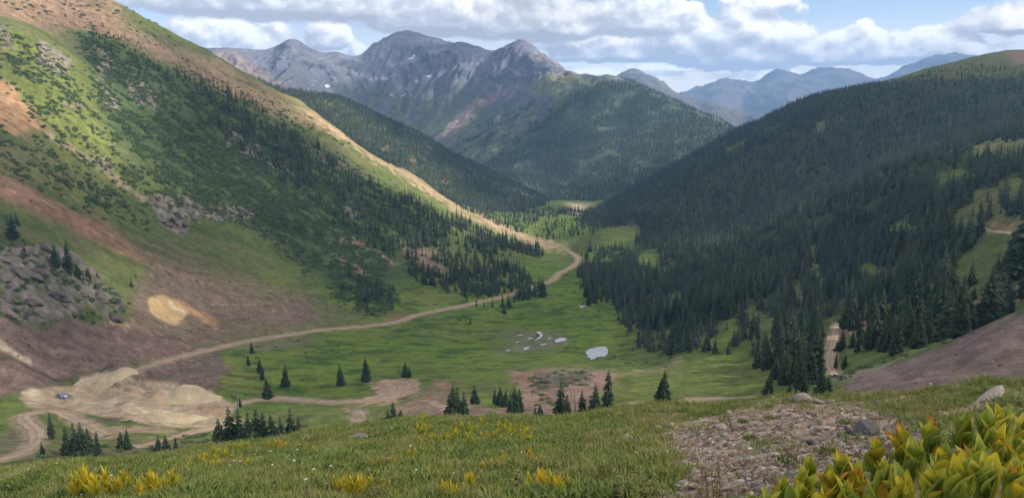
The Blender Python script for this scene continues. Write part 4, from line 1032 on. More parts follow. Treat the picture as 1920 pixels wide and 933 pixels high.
# dead snags
def snag(seed):
    R = random.Random(seed); v = []; f = []; n = 6
    for i in range(7):
        t = i / 6; ra = .022 * (1 - t) + .007; dx = .05 * t * t
        for k in range(n):
            a = 2 * math.pi * k / n; v.append((ra * math.cos(a) + dx, ra * math.sin(a), t))
        if i: f += [((i - 1) * n + k, (i - 1) * n + (k + 1) % n, i * n + (k + 1) % n, i * n + k) for k in range(n)]
    tr_ = (v, f); v = []; f = []
    for i in range(9):
        t = R.uniform(.3, .95); a = R.uniform(0, 6.28); L = R.uniform(.03, .10) * (1.2 - t); b0 = len(v); w_ = .004
        ox = .05 * t * t
        for s in (-1, 1):
            v += [(ox - math.sin(a) * w_ * s, math.cos(a) * w_ * s, t - w_), (ox - math.sin(a) * w_ * s, math.cos(a) * w_ * s, t + w_)]
        v.append((ox + math.cos(a) * L, math.sin(a) * L, t + R.uniform(-.03, .03)))
        f += [(b0, b0 + 1, b0 + 4), (b0 + 1, b0 + 3, b0 + 4), (b0 + 3, b0 + 2, b0 + 4), (b0 + 2, b0, b0 + 4)]
    return tr_, (v, f)
for i, (a, b, hp, lab) in enumerate([(449, 838, 98, 'bare grey dead snag rising from the dark spruce row'), (1078, 786, 50, 'thin bare dead snag among tall spruces behind the crest'), (97, 822, 58, 'half-dead leaning conifer snag inside the hairpin bend')]):
    h = VAL.hit(a, b, 100); (v1, f1), (v2, f2) = snag(i)
    root = empty('dead_tree', h[:3], i * 2.1, hp / F * math.sqrt(h[0] ** 2 + h[1] ** 2 + h[2] ** 2), label=lab, category='dead tree')
    link('trunk', new_mesh('snag_trunk', v1, f1, M_DEAD, True), root); link('branches', new_mesh('snag_branches', v2, f2, M_DEAD), root)
    if i == 2:
        o = link('crown', NEAR_TREES[3][1], root); o.scale = (.75, .75, .8)
rest = ~pick
def kinds(n):
    return np.where(rng.uniform(0, 1, n) < .03, 5, rng.integers(0, 5, n))      # one in thirty stands dead
scatter('forest', np.stack([tx, ty, tz - .3], 1)[rest], np.stack([th[rest] * rng.uniform(.8, 1.25, rest.sum())] * 2 + [th[rest]], 1), PROTO, pick=kinds(rest.sum()), label='dense dark conifer forest over the right valley side and slopes', category='forest')
# ridge and cone forests
x, y, z, px, py, r = sample(RID, 22000, 1750, 2650, -24, 9)
keep = (rng.uniform(0, 1, len(x)) < .95 * smooth(-.75, -.2, fbm(x / 60, y / 60, 3))) & (z > VAL.height(x, y) - 2)
B = thin([x[keep], y[keep], z[keep], r[keep]], 5.5)
scatter('ridge_forest', np.stack(B[:3], 1), rng.uniform(9, 17, len(B[0])), PROTO, pick=kinds(len(B[0])), label='dark conifer forest on the ridge behind the left mountain', category='forest')
x, y, z, px, py, r = sample(MAS, 60000, 2420, 3950, -8, 18)
w_ = poly_sd(px + rng.normal(0, 6, len(px)), py + rng.normal(0, 4, len(px)), [(905, 318), (960, 270), (1000, 240), (1045, 195), (1090, 172), (1120, 160), (1180, 155), (1260, 192), (1360, 238), (1420, 270), (1300, 320), (1200, 370), (1130, 400), (1000, 400)])
more = zone(px, py, [([(880, 225), (950, 190), (1000, 180), (1000, 240), (940, 290), (890, 300), (850, 280)], .35)], 6)
keep = (rng.uniform(0, 1, len(x)) < np.maximum(smooth(-8, 8, w_) * smooth(-.7, .25, fbm(x / 110, y / 110, 3)), more * smooth(0, .4, fbm(x / 80, y / 80, 3))))
B = thin([x[keep], y[keep], z[keep], r[keep]], 6.0)
scatter('mountain_forest', np.stack(B[:3], 1), rng.uniform(11, 22, len(B[0])), PROTO, pick=kinds(len(B[0])), label='conifer forest covering the cone-shaped mountain at the valley end', category='forest')
# ------------------------------------------------------------------ shrubs and rock
def leafy(seed, n, flat=.7, leaf=.16):
    R = random.Random(seed); v = []; f = []
    for i in range(n):
        a = R.uniform(0, 6.28); u = R.uniform(0, 1) ** .5; el_ = R.uniform(.02, 1.5)
        rad = .55 + .45 * R.random() ** .5
        c0 = Vector((math.cos(a) * math.cos(el_) * rad, math.sin(a) * math.cos(el_) * rad, math.sin(el_) * rad * flat))
        n_ = (c0 + Vector((R.gauss(0, .5), R.gauss(0, .5), R.gauss(.3, .4)))).normalized(); t = n_.orthogonal().normalized(); b = n_.cross(t); s = leaf * R.uniform(.7, 1.5); b0 = len(v)
        v += [tuple(c0 + t * s), tuple(c0 + b * s * .7), tuple(c0 - t * s), tuple(c0 - b * s * .7)]; f.append((b0, b0 + 1, b0 + 2, b0 + 3))
    # dark woody heart
    b0 = len(v)
    for k in range(6):
        a = k * math.pi / 3; v.append((.6 * math.cos(a), .6 * math.sin(a), 0))
    v.append((0, 0, .6 * flat)); f += [(b0 + k, b0 + (k + 1) % 6, b0 + 6) for k in range(6)]
    return v, f
M_SHRUB = foliage_material('willow_leaves', (.034, .066, .032), (.105, .152, .070), .6)
M_SHRUB2 = foliage_material('green_leaves', (.045, .075, .020), (.115, .150, .040), .5)
SHRUBS = bpy.data.collections.new('shrub_kinds'); SHRUBS2 = bpy.data.collections.new('green_shrub_kinds')
for i in range(4):
    v, f = leafy(70 + i, 70, [.7, .55, .8, .6][i]); SHRUBS.objects.link(bpy.data.objects.new('shrub_kind', new_mesh('shrub_kind', v, f, M_SHRUB)))
    SHRUBS2.objects.link(bpy.data.objects.new('green_shrub_kind', new_mesh('green_shrub_kind', v, f, M_SHRUB2)))
BRUSH = [([(150, 60), (300, 130), (420, 190), (560, 265), (640, 310), (760, 400), (800, 440), (740, 450), (700, 560), (650, 560), (600, 500), (520, 440), (400, 400), (280, 360), (230, 330), (200, 230), (170, 130)], .9),
         ([(0, 60), (120, 110), (190, 220), (220, 330), (110, 280), (50, 200), (0, 140)], .5), ([(0, 240), (110, 290), (200, 350), (270, 380), (290, 420), (200, 400), (100, 350), (0, 310)], .55),
         ([(600, 480), (700, 520), (745, 570), (700, 585), (640, 560)], .7), ([(0, 440), (120, 470), (230, 560), (200, 590), (100, 530), (0, 480)], .25), ([(640, 300), (740, 360), (840, 420), (820, 440), (720, 380)], .4),
         ([(330, 120), (480, 180), (640, 270), (560, 250), (400, 170)], .3), ([(0, 0), (200, 0), (330, 80), (260, 90), (100, 50)], .07), ([(0, 440), (230, 560), (220, 600), (0, 590)], .2), ([(480, 420), (600, 470), (640, 520), (560, 500)], .5)]
x, y, z, px, py, r = sample(VAL, 150000, 480, 1400, -40, -4)
d_ = zone(px + rng.normal(0, 6, len(px)), py + rng.normal(0, 6, len(px)), BRUSH, 14); cl = fbm(x / 15, y / 15, 3) + .6 * fbm(y / 30, x / 120, 2)
kp = (rng.uniform(0, 1, len(x)) < d_ * smooth(-.5, .25, cl)) & road_clear(x, y, 1)
S1 = np.stack([x, y, z - .1], 1)[kp]; sz = rng.uniform(1.0, 2.6, kp.sum()) * rng.uniform(.7, 1.4, kp.sum())
scatter('mountain_shrubbery', S1, np.stack([sz * 1.2, sz * 1.2, sz], 1), SHRUBS, label='low grey-green willow scrub over the left mountain slope', category='shrubs')
x, y, z, px, py, r = sample(VAL, 26000, 230, 900, -38, 38)
BR2 = [([(985, 705), (1100, 692), (1120, 712), (1060, 735), (1040, 760), (990, 760), (1000, 735)], .85), ([(1130, 650), (1260, 660), (1270, 690), (1160, 690), (1145, 670)], .45), ([(640, 800), (760, 780), (800, 800), (640, 830)], .5), ([(290, 830), (420, 810), (420, 850), (280, 860)], .9), ([(180, 830), (290, 825), (290, 860), (180, 865)], .6), ([(700, 790), (780, 780), (790, 805), (700, 820)], .8),
       ([(570, 800), (650, 790), (660, 815), (570, 830)], .5), ([(60, 840), (130, 840), (130, 870), (60, 870)], .4), ([(100, 800), (120, 800), (125, 825), (95, 825)], .5), ([(1080, 550), (1170, 560), (1170, 600), (1090, 590)], .35), ([(170, 775), (260, 785), (250, 798), (180, 792)], .4), ([(430, 640), (800, 620), (800, 700), (500, 740), (430, 700)], .035), ([(840, 590), (900, 590), (900, 610), (840, 610)], .15), ([(1500, 680), (1750, 640), (1850, 600), (1850, 620), (1650, 690), (1560, 720)], .3), ([(780, 600), (1150, 580), (1200, 640), (780, 690)], .02), ([(400, 440), (860, 470), (860, 570), (640, 610), (400, 560)], .05), ([(1750, 560), (1920, 500), (1920, 580), (1760, 640)], .2)]
d_ = zone(px, py, BR2, 5); kp = (rng.uniform(0, 1, len(x)) < d_ * smooth(-.5, .3, fbm(x / 9, y / 9, 2))) & road_clear(x, y, 1)
sz = rng.uniform(.5, 1.9, kp.sum())
scatter('valley_shrubbery', np.stack([x, y, z - .1], 1)[kp], np.stack([sz * 1.3, sz * 1.3, sz], 1), SHRUBS, label='dark low bushes dotted over the valley floor', category='shrubs')

def rock_mesh(seed, sub=2, cuts=9, el=(1, .8, .6), mat=None, depth=(.5, .86), jit=.012):
    R = random.Random(seed); bm = bmesh.new(); bmesh.ops.create_icosphere(bm, subdivisions=sub, radius=1)
    pl = []
    for _ in range(cuts):
        n_ = Vector((R.gauss(0, 1), R.gauss(0, 1), R.gauss(0, .8))).normalized(); pl.append((n_, R.uniform(*depth)))
    for v in bm.verts:
        for n_, d in pl:
            k = v.co.dot(n_)
            if k > d: v.co -= n_ * (k - d)
        v.co *= 1 + R.uniform(-jit, jit)
        v.co = Vector((v.co.x * el[0], v.co.y * el[1], v.co.z * el[2]))
    me = bpy.data.meshes.new('rock'); bm.to_mesh(me); bm.free(); me.materials.append(mat); return me
def rock_material(name, a, b, scale):
    m = bpy.data.materials.new(name); m.use_nodes = True; q = NT(m.node_tree); bs = q.n['Principled BSDF']
    co = q.node('ShaderNodeTexCoord').outputs['Object']; rnd = q.node('ShaderNodeObjectInfo').outputs['Random']
    n_ = q.noise(co, scale, 6, .62); n2_ = q.noise(co, scale * 4, 4, .6)
    col = q.mix(q.maprange(q.math('ADD', n_, q.math('MULTIPLY', q.math('SUBTRACT', rnd, .5), .5)), .3, .7), (*a, 1), (*b, 1))
    col = q.mix(q.maprange(n2_, .55, .75, 0, .5), col, (*[k * .5 for k in a], 1))
    q.put(bs.inputs['Base Color'], col); bs.inputs['Roughness'].default_value = .9; bs.inputs['Specular IOR Level'].default_value = .2
    bp = q.node('ShaderNodeBump'); bp.inputs['Strength'].default_value = .8; bp.inputs['Distance'].default_value = .08; q.put(bp.inputs['Height'], q.math('ADD', n_, n2_)); q.put(bs.inputs['Normal'], bp.outputs[0])
    return m
M_CRAG = rock_material('crag_rock', (.085, .075, .068), (.215, .185, .160), .9)
M_STONE = rock_material('pale_stone', (.19, .155, .13), (.40, .345, .295), 1.6)
M_REDSTONE = rock_material('red_stone', (.18, .11, .085), (.33, .215, .165), 1.6)
M_DARKSTONE = rock_material('dark_stone', (.045, .042, .045), (.13, .12, .125), 1.6)
CRAG_ROCKS = [rock_mesh(100 + i, 2, 13, [(1, .7, .55), (1, .6, .8), (1.2, .7, .5), (.9, .8, .75), (1.3, .55, .6)][i], M_CRAG, (.38, .8), 0.0) for i in range(5)]
CRAG_LAB = ['large grey rock outcrop with stepped blocks at the left edge, above purple scree', 'long broken grey outcrop in scrub at the middle of the left slope', 'pale sunlit rock knob high on the left slope', 'small pale crag cut off by the left picture edge, high up',
            'narrow grey rib of rock beside the upper strip of trees', 'small grey outcrop below the narrow rock rib', 'grey rock steps under the dark upper strip of trees', 'short stony outcrop among scrub below the brown shoulder',
            'long chain of grey rocks slanting down through the scrub', 'small isolated rock patch among trees, lower middle of the left slope', 'tiny pale crag in the sunlit scrub', 'thin vertical rock band in the scrub right of the orange scar', 'broken rocks between the trees just below the tan crest']
for ci, (C, lab) in enumerate(zip(CRAGS, CRAG_LAB)):
    P = np.array(C); x0, y0 = P.min(0); x1, y1 = P.max(0); cx, cy = P.mean(0); h0 = VAL.hit(cx, cy, 300)
    root = empty('rock_outcrop', h0[:3], label=lab, category='rock outcrop'); inv = Vector(h0[:3])
    n = int(np.clip(((x1 - x0) * (y1 - y0)) / 200, 9, 64)); R = random.Random(ci); k = 0; tries = 0
    while k < n and tries < 900:
        tries += 1; a, b = R.uniform(x0, x1), R.uniform(y0, y1)
        if poly_sd(np.array([a]), np.array([b]), C)[0] < -1: continue
        h = VAL.hit(a, b, 300)
        if h is None: continue
        o = link('rock', CRAG_ROCKS[R.randrange(5)], root); s = (R.uniform(2.2, 7.5) if ci in (0, 1) else R.uniform(1.8, 4.6)) * (R.uniform(0, 1) ** .5 * .7 + .4)
        o.location = Vector(h[:3]) - inv + Vector((0, 0, s * .02)); o.rotation_euler = (R.gauss(0, .25), R.gauss(.35, .25), R.gauss(.5, .6)); o.scale = (s * 1.15, s, s * R.uniform(.7, 1.15)); k += 1
def pxs(h):
    return math.sqrt(h[0] ** 2 + h[1] ** 2 + h[2] ** 2) / F
# broken stone lying on the scree slopes
M_SCREE = rock_material('scree_stone', (.10, .072, .064), (.25, .185, .165), .5)
SCR = bpy.data.collections.new('scree_kinds')
for i in range(4):
    SCR.objects.link(bpy.data.objects.new('scree_kind', rock_mesh(340 + i, 1, 8, (1, .8, .5), M_SCREE, (.45, .85), 0)))
x, y, z, px, py, r = sample(VAL, 60000, 130, 760, -40, 40)
d_ = zone(px + rng.normal(0, 5, len(px)), py + rng.normal(0, 4, len(px)), [([(-10, 600), (200, 600), (280, 510), (420, 535), (600, 600), (430, 645), (200, 700), (-10, 735)], .55), ([(250, 600), (330, 590), (400, 650), (300, 660), (240, 640)], .9), ([(320, 668), (400, 655), (430, 690), (400, 730), (250, 705)], .8), ([(1600, 715), (1750, 660), (1920, 595), (1920, 700), (1700, 738)], .7), ([(960, 700), (1150, 700), (1090, 785), (940, 785)], .4), ([(740, 760), (800, 735), (930, 780), (800, 800)], .4), ([(650, 765), (690, 770), (690, 800), (660, 795)], .9), ([(-10, 320), (110, 375), (240, 450), (180, 455), (-10, 370)], .2)], 8)
d_ *= 1 - smooth(-6, 4, poly_sd(px, py, [(278, 560), (300, 552), (350, 570), (410, 612), (350, 600), (330, 612), (300, 602), (280, 584)]))
kp = (rng.uniform(0, 1, len(x)) < d_ * smooth(-.6, .4, fbm(x / 14, y / 14, 3))) & road_clear(x, y, 1)
scatter('scree_rubble', np.stack([x, y, z], 1)[kp], (.18 + .9 * rng.uniform(0, 1, kp.sum()) ** 3) * (.5 + r[kp] / 500), SCR, tilt=.3, label='loose broken stones strewn over the purple scree slopes', category='rubble')
# blue-grey heap with pale rubble round it, on the tailings
h0 = VAL.hit(119, 745, 200)
if h0:
    root = empty('heap', h0[:3], label='small blue-grey heap with a pale rubble rim on the tan tailings', category='heap')
    m = dirt_material('blue_grey_heap', (.17, .20, .27), .6, 3); me = rock_mesh(501, 3, 5, (3.6, 2.4, 1.9), m); o = link('mound', me, root); o.location = (-.5, 0, .9)
    me = rock_mesh(502, 2, 7, (.9, .7, .7), rock_material('white_block', (.6, .6, .6), (.8, .8, .8), 1)); o = link('white_block', me, root); o.location = (2.3, -1.6, 1.3)
    for k in range(12):
        a = k * .5236 + .2; o = link('rim_stone', CRAG_ROCKS[k % 5], root); o.location = (4.6 * math.cos(a), 3.4 * math.sin(a), .2); o.scale = (1.1, .9, .8); o.rotation_euler = (0, .2, a)
        o.data = o.data.copy() if k < 5 else root.children[2 + k % 5].data; o.data.materials[0] = M_STONE

# spoil heaps of the old mine: flat-topped banks with rilled faces
def spoil_heap(seed, rx, ry, ht, mat, h, rz):
    v = [(0, 0, ht)]; f = []; nr, na = 12, 56
    for i in range(1, nr + 1):
        d = i / nr
        for k in range(na):
            a = 2 * math.pi * k / na; w_ = 1 + .16 * float(perlin(np.array(math.cos(a) * 1.6 + seed * 3.1), np.array(math.sin(a) * 1.6)))
            rill = 1 + .05 * math.sin(k * 2.4 + seed) + .04 * math.sin(k * 5.1)
            z = ht * float(smooth(1.0, .52, np.array(d / rill))) + .25 * float(perlin(np.array(d * 5 + seed), np.array(k * .4))) * (d < .95) - 1.0 * (i == nr)
            lx, ly = rx * d * w_ * math.cos(a), ry * d * w_ * math.sin(a)      # the bank follows the ground it was tipped on
            wx_, wy_ = h[0] + lx * math.cos(rz) - ly * math.sin(rz), h[1] + lx * math.sin(rz) + ly * math.cos(rz)
            v.append((lx, ly, z + float(VAL.height(wx_, wy_)) - h[2]))
    f += [(0, 1 + k, 1 + (k + 1) % na) for k in range(na)]
    for i in range(nr - 1):
        b0 = 1 + i * na; f += [(b0 + k, b0 + na + k, b0 + na + (k + 1) % na, b0 + (k + 1) % na) for k in range(na)]
    return new_mesh('spoil_heap', v, f, mat, True)
M_SPOIL = [dirt_material('spoil_cream', (.43, .36, .245), .10, .6), dirt_material('spoil_tan', (.36, .275, .185), .10, .6), dirt_material('spoil_rust', (.30, .205, .14), .10, .6)]
for i, (a, b, wpx_, dep, ht, mi, lab) in enumerate([(208, 712, 92, 8, 3.4, 0, 'cream spoil mound at the top of the tailings where the main road starts'), (350, 738, 120, 9, 2.4, 0, 'long pale spoil bench at the right of the tailings'), (335, 789, 104, 6, 3.0, 0, 'pale yellow spoil bank with a steep rilled face at the lower tailings'), (296, 745, 62, 7, 2.2, 1, 'rounded tan spoil mound in the middle of the tailings'), (394, 770, 44, 7, 2.0, 2, 'rusty brown spoil mound at the right end of the tailings'), (256, 732, 38, 5, 2.6, 1, 'small tan spoil mound beside the dark mine opening')]):
    h = VAL.hit(a, b, 200)
    if h is None: continue
    o = link('spoil_heap', spoil_heap(i + 1, wpx_ * .5 * pxs(h), dep, ht, M_SPOIL[mi], h, -math.atan2(h[0], h[1])), label=lab, category='spoil heap', group='spoil heaps on the tailings'); o.location = (h[0], h[1], h[2] - .4); o.rotation_euler = (0, 0, -math.atan2(h[0], h[1]))

# ------------------------------------------------------------------ the knoll in front: stones, grass, herbs
STONES = [rock_mesh(200 + i, 2, 12, [(1, .75, .6), (1, .85, .7), (1.2, .7, .45), (.9, .8, .8), (1.3, .7, .4), (1, .9, .5)][i], M_STONE, (.42, .84), .01) for i in range(6)]
def recol(meshes, mat):
    out = []
    for me in meshes:
        m2 = me.copy(); m2.materials[0] = mat; out.append(m2)
    return out
STONES_R, STONES_D = recol(STONES, M_REDSTONE), recol(STONES, M_DARKSTONE)
SLAB = rock_mesh(230, 2, 5, (1.5, .45, .28), M_STONE); BLOCK = rock_mesh(231, 2, 3, (1, .8, .75), M_STONE)
big = [(1481, 751, 15, 0, 'rounded pale boulder on the crest, left of the square block'), (1504, 752, 25, 'b', 'square pale block on the crest of the stony knoll'), (1534, 755, 22, 0, 'low pale boulder on the crest, right of the square block'), (1556, 754, 14, 0, 'flat stone on the crest at the end of the boulder line'),
       (1367, 774, 14, 0, 'pale stone at the upper left of the gravel patch'), (1355, 802, 22, 0, 'broad pale stone among rubble left of the gravel patch'), (1378, 806, 20, 0, 'pale stone beside the broad one left of the gravel patch'), (1531, 809, 17, 0, 'bright pale stone in the middle of the red gravel'), (1528, 831, 22, 'd', 'dark brown hollow-looking stone in the middle of the red gravel'),
       (1627, 814, 44, 'd', 'dark blue-grey slab lying at the right of the red gravel'), (1595, 812, 24, 'd', 'dark brown stone next to the blue-grey slab'), (1493, 772, 14, 'r', 'reddish stone under the square block'), (1520, 779, 18, 0, 'flat pale stone below the crest boulders'), (1267, 850, 16, 0, 'pale wedge stone in grass left of the gravel'), (1327, 790, 12, 0, 'small pale stone in the grass near the upper gravel edge'), (1393, 832, 9, 0, 'small round white stone beside a grass cushion'),
       (1853, 752, 38, 's', 'long pale slab tilted in the grass near the right crest'), (1718, 770, 20, 0, 'pale rubble stone in the grass right of the gravel'), (1736, 770, 12, 0, 'smaller stone beside pale rubble right of the gravel'), (1645, 757, 13, 0, 'flat stone in the grass on the right crest'), (1611, 757, 12, 0, 'pale stone near the red bank on the crest'), (1626, 785, 9, 0, 'small pale stone at the upper right gravel edge'), (1884, 778, 28, 0, 'rounded grey boulder half hidden by herbs at the right'), (1825, 794, 32, 's', 'flat reddish slab in grass above the lily leaves'), (1861, 806, 17, 0, 'pale stone just behind the tallest lily leaf'), (1738, 824, 10, 0, 'small pale stone behind the middle lily leaves'),
       (1177, 824, 24, 0, 'upright pale stone on the grassy slope, centre right'), (1160, 832, 10, 0, 'little stone leaning on the upright pale stone'), (1090, 858, 18, 0, 'pale pointed stone in the grass, centre'), (1108, 858, 8, 0, 'small stone right of the pale pointed stone'), (1235, 804, 14, 0, 'pale stone in the bare streak below the crest'), (1259, 801, 20, 0, 'larger pale stone in the bare streak below the crest'), (1222, 882, 16, 0, 'pale stone cluster top in the grass by the herbs'), (1212, 890, 10, 0, 'small stone by the pale cluster near the herbs'), (857, 891, 20, 0, 'flat grey-brown stone in the grass by orange leaves'), (1078, 921, 16, 'r', 'pinkish stone in the grass at the bottom centre'), (572, 914, 18, 0, 'light grey stone in the grass at the lower left'), (240, 934, 22, 'd', 'brown-grey stone between the yellow plants'), (668, 824, 26, 0, 'pale boulder at the crest edge left of centre'), (765, 806, 10, 0, 'small white stone at the crest near the turnaround'), (1345, 922, 30, 's', 'pale flat slab at the bottom edge beside the herb'), (1282, 905, 18, 0, 'pale stone below the feathery herb'), (1300, 862, 14, 0, 'pale stone in grass between herb and gravel'), (1431, 790, 12, 0, 'pale stone beside the tall green tuft'), (1460, 800, 10, 'r', 'red stone at the left of the red gravel'), (1475, 845, 12, 0, 'pale stone at the lower side of the gravel')]
def pxsize(h):
    return math.sqrt(h[0] ** 2 + h[1] ** 2 + h[2] ** 2) / F
for i, (a, b, wd, k, lab) in enumerate(big):
    h = NEAR.hit(a, b, 3)
    if h is None: print('no stone', a, b); continue
    me = {'s': SLAB, 'b': BLOCK, 'r': STONES_R[i % 6], 'd': STONES_D[i % 6], 0: STONES[i % 6]}[k]
    o = link('stone', me, label=lab, category='stone', group='stones on the knoll'); s = wd * .66 * pxsize(h)
    o.location = (h[0], h[1], h[2] + s * .18); o.scale = (s, s, s); o.rotation_euler = (random.gauss(0, .15), random.gauss(0, .12) - (.25 if k == 's' else 0), random.uniform(-.4, .4) if k in ('s', 'b') else random.uniform(0, 6.28))
# gravel
PEB = bpy.data.collections.new('pebble_kinds')
M_PEB = rock_material('pale_pebble', (.34, .285, .235), (.62, .55, .48), 2.0)
for i, m in enumerate([M_PEB, M_STONE, M_REDSTONE, M_PEB, M_REDSTONE, M_STONE]):
    PEB.objects.link(bpy.data.objects.new('pebble_kind', rock_mesh(300 + i, 1, 6, (1, .8, .55), m)))
gmap = NEAR_G
def near_val(G, x, y):
    A_ = np.arctan2(x, y); r_ = np.hypot(x, y); i = np.clip(((A_ - NEAR.a[0]) / (NEAR.a[1] - NEAR.a[0])).astype(int), 0, len(NEAR.a) - 1); j = np.clip(np.interp(r_, NEAR.r, np.arange(len(NEAR.r))).astype(int), 0, len(NEAR.r) - 1); return G[j, i]
def near_sample(n, r0, r1, p=1.0):
    u = rng.uniform(0, 1, n); r_ = r0 * (r1 / r0) ** (u ** p); a_ = np.radians(rng.uniform(-40, 40, n)); x_, y_ = r_ * np.sin(a_), r_ * np.cos(a_); z_ = NEAR.height(x_, y_); return x_, y_, z_, *proj(x_, y_, z_), r_
x, y, z, px, py, r = near_sample(42000, 6, 42)
kp = rng.uniform(0, 1, len(x)) < near_val(NEAR_G, x, y) * .9 + .03 * (px > 900)
n = kp.sum(); s = .014 + .075 * rng.uniform(0, 1, n) ** 3.5 + .012 * (r[kp] / 15); s *= rng.uniform(.6, 1.4, n)
scatter('gravel', np.stack([x, y, z + .004], 1)[kp], s, PEB, tilt=.3, label='pale and red broken gravel on the stony knoll', category='gravel')
# grass
def tuft(seed, n, spread, h, w_, bend):
    R = random.Random(seed); v = []; f = []
    for i in range(n):
        a = R.uniform(0, 6.28); d = spread * R.random() ** .6; x0, y0 = d * math.cos(a), d * math.sin(a); L = h * R.uniform(.5, 1.2); b_ = bend * R.uniform(.3, 1.5) * L; dirn = a + R.gauss(0, .8); t = R.uniform(0, 3.14); ww = w_ * R.uniform(.7, 1.3)
        dx, dy = math.cos(dirn), math.sin(dirn); tx_, ty_ = math.cos(t) * ww, math.sin(t) * ww; b0 = len(v)
        for q_, wk in ((0, 1), (.55, .8)):
            ox, oy, oz = x0 + dx * b_ * q_ * q_, y0 + dy * b_ * q_ * q_, L * q_ - .01
            v += [(ox - tx_ * wk, oy - ty_ * wk, oz), (ox + tx_ * wk, oy + ty_ * wk, oz)]
        v.append((x0 + dx * b_, y0 + dy * b_, L * .93)); f += [(b0, b0 + 1, b0 + 3, b0 + 2), (b0 + 2, b0 + 3, b0 + 4)]
    return v, f
M_GRASS = foliage_material('grass_green', (.088, .125, .028), (.225, .248, .066), .45); M_GRASS2 = foliage_material('grass_dry', (.15, .145, .052), (.32, .29, .13), .5); M_HERB = foliage_material('low_herbs', (.060, .105, .026), (.165, .215, .060), .5)
TUFTS = bpy.data.collections.new('grass_kinds')
for i, (n, sp, h, w_, be, m) in enumerate([(22, .16, .04, .011, 1.1, M_HERB), (26, .14, .05, .009, 1.1, M_HERB), (26, .13, .065, .005, .8, M_GRASS), (22, .15, .05, .006, 1.0, M_GRASS), (24, .14, .06, .005, .9, M_GRASS), (20, .13, .07, .004, .9, M_GRASS2), (18, .12, .095, .0035, .6, M_GRASS2)]):
    v, f = tuft(400 + i, n, sp, h, w_, be); TUFTS.objects.link(bpy.data.objects.new('grass_kind', new_mesh('grass_kind', v, f, m)))
x, y, z, px, py, r = near_sample(120000, 7, 66, .62)
pn = fbm(x / 1.4, y / 1.4, 3)
kp = (rng.uniform(0, 1, len(x)) < (1 - near_val(NEAR_G, x, y)) * smooth(-.55, .1, pn) * (1 - .45 * smooth(1100, 1350, px)) + .02) & (px > -80) & (px < 2000)
n = kp.sum(); s = rng.uniform(.6, 1.6, n) * (1 + .55 * pn[kp]) * (1 + r[kp] / 70) * (1 - .25 * smooth(1100, 1400, px[kp]))
scatter('grass', np.stack([x, y, z], 1)[kp], np.stack([s * 1.1, s * 1.1, s], 1), TUFTS, pick=np.clip(np.round(2.5 + 4.0 * fbm(x[kp] / 2.2, y[kp] / 2.2, 3) + 1.3 * smooth(900, 1400, px[kp]) + rng.normal(0, 1.2, n)), 0, 6), tilt=.15, label='short olive meadow grass covering the near knoll', category='grass')
# small white flowers
v = []; f = []
for k in range(5):
    a = k * 1.2566; b0 = len(v); v += [(0, 0, 1), (math.cos(a - .4) * .12, math.sin(a - .4) * .12, 1.02), (math.cos(a) * .2, math.sin(a) * .2, 1.0), (math.cos(a + .4) * .12, math.sin(a + .4) * .12, 1.02)]; f.append((b0, b0 + 1, b0 + 2, b0 + 3))
v += [(-.012, 0, 0), (.012, 0, 0), (0, 0, 1)]; f.append((len(v) - 3, len(v) - 2, len(v) - 1))
m = bpy.data.materials.new('white_petals'); m.use_nodes = True; m.node_tree.nodes['Principled BSDF'].inputs[0].default_value = (.72, .72, .66, 1); m.node_tree.nodes['Principled BSDF'].inputs['Roughness'].default_value = .7
FL = bpy.data.collections.new('flower_kinds'); FL.objects.link(bpy.data.objects.new('flower_kind', new_mesh('flower_kind', v, f, m)))
x, y, z, px, py, r = near_sample(1500, 10, 52, .7)
kp = (rng.uniform(0, 1, len(x)) < .5 * smooth(1100, 500, px) * smooth(-.2, .4, fbm(x / 4, y / 4, 2)) + .05)
scatter('white_flowers', np.stack([x, y, z + .02], 1)[kp], rng.uniform(.13, .24, kp.sum()), FL, tilt=.2, label='tiny white flowers sprinkled through the meadow grass', category='flowers')

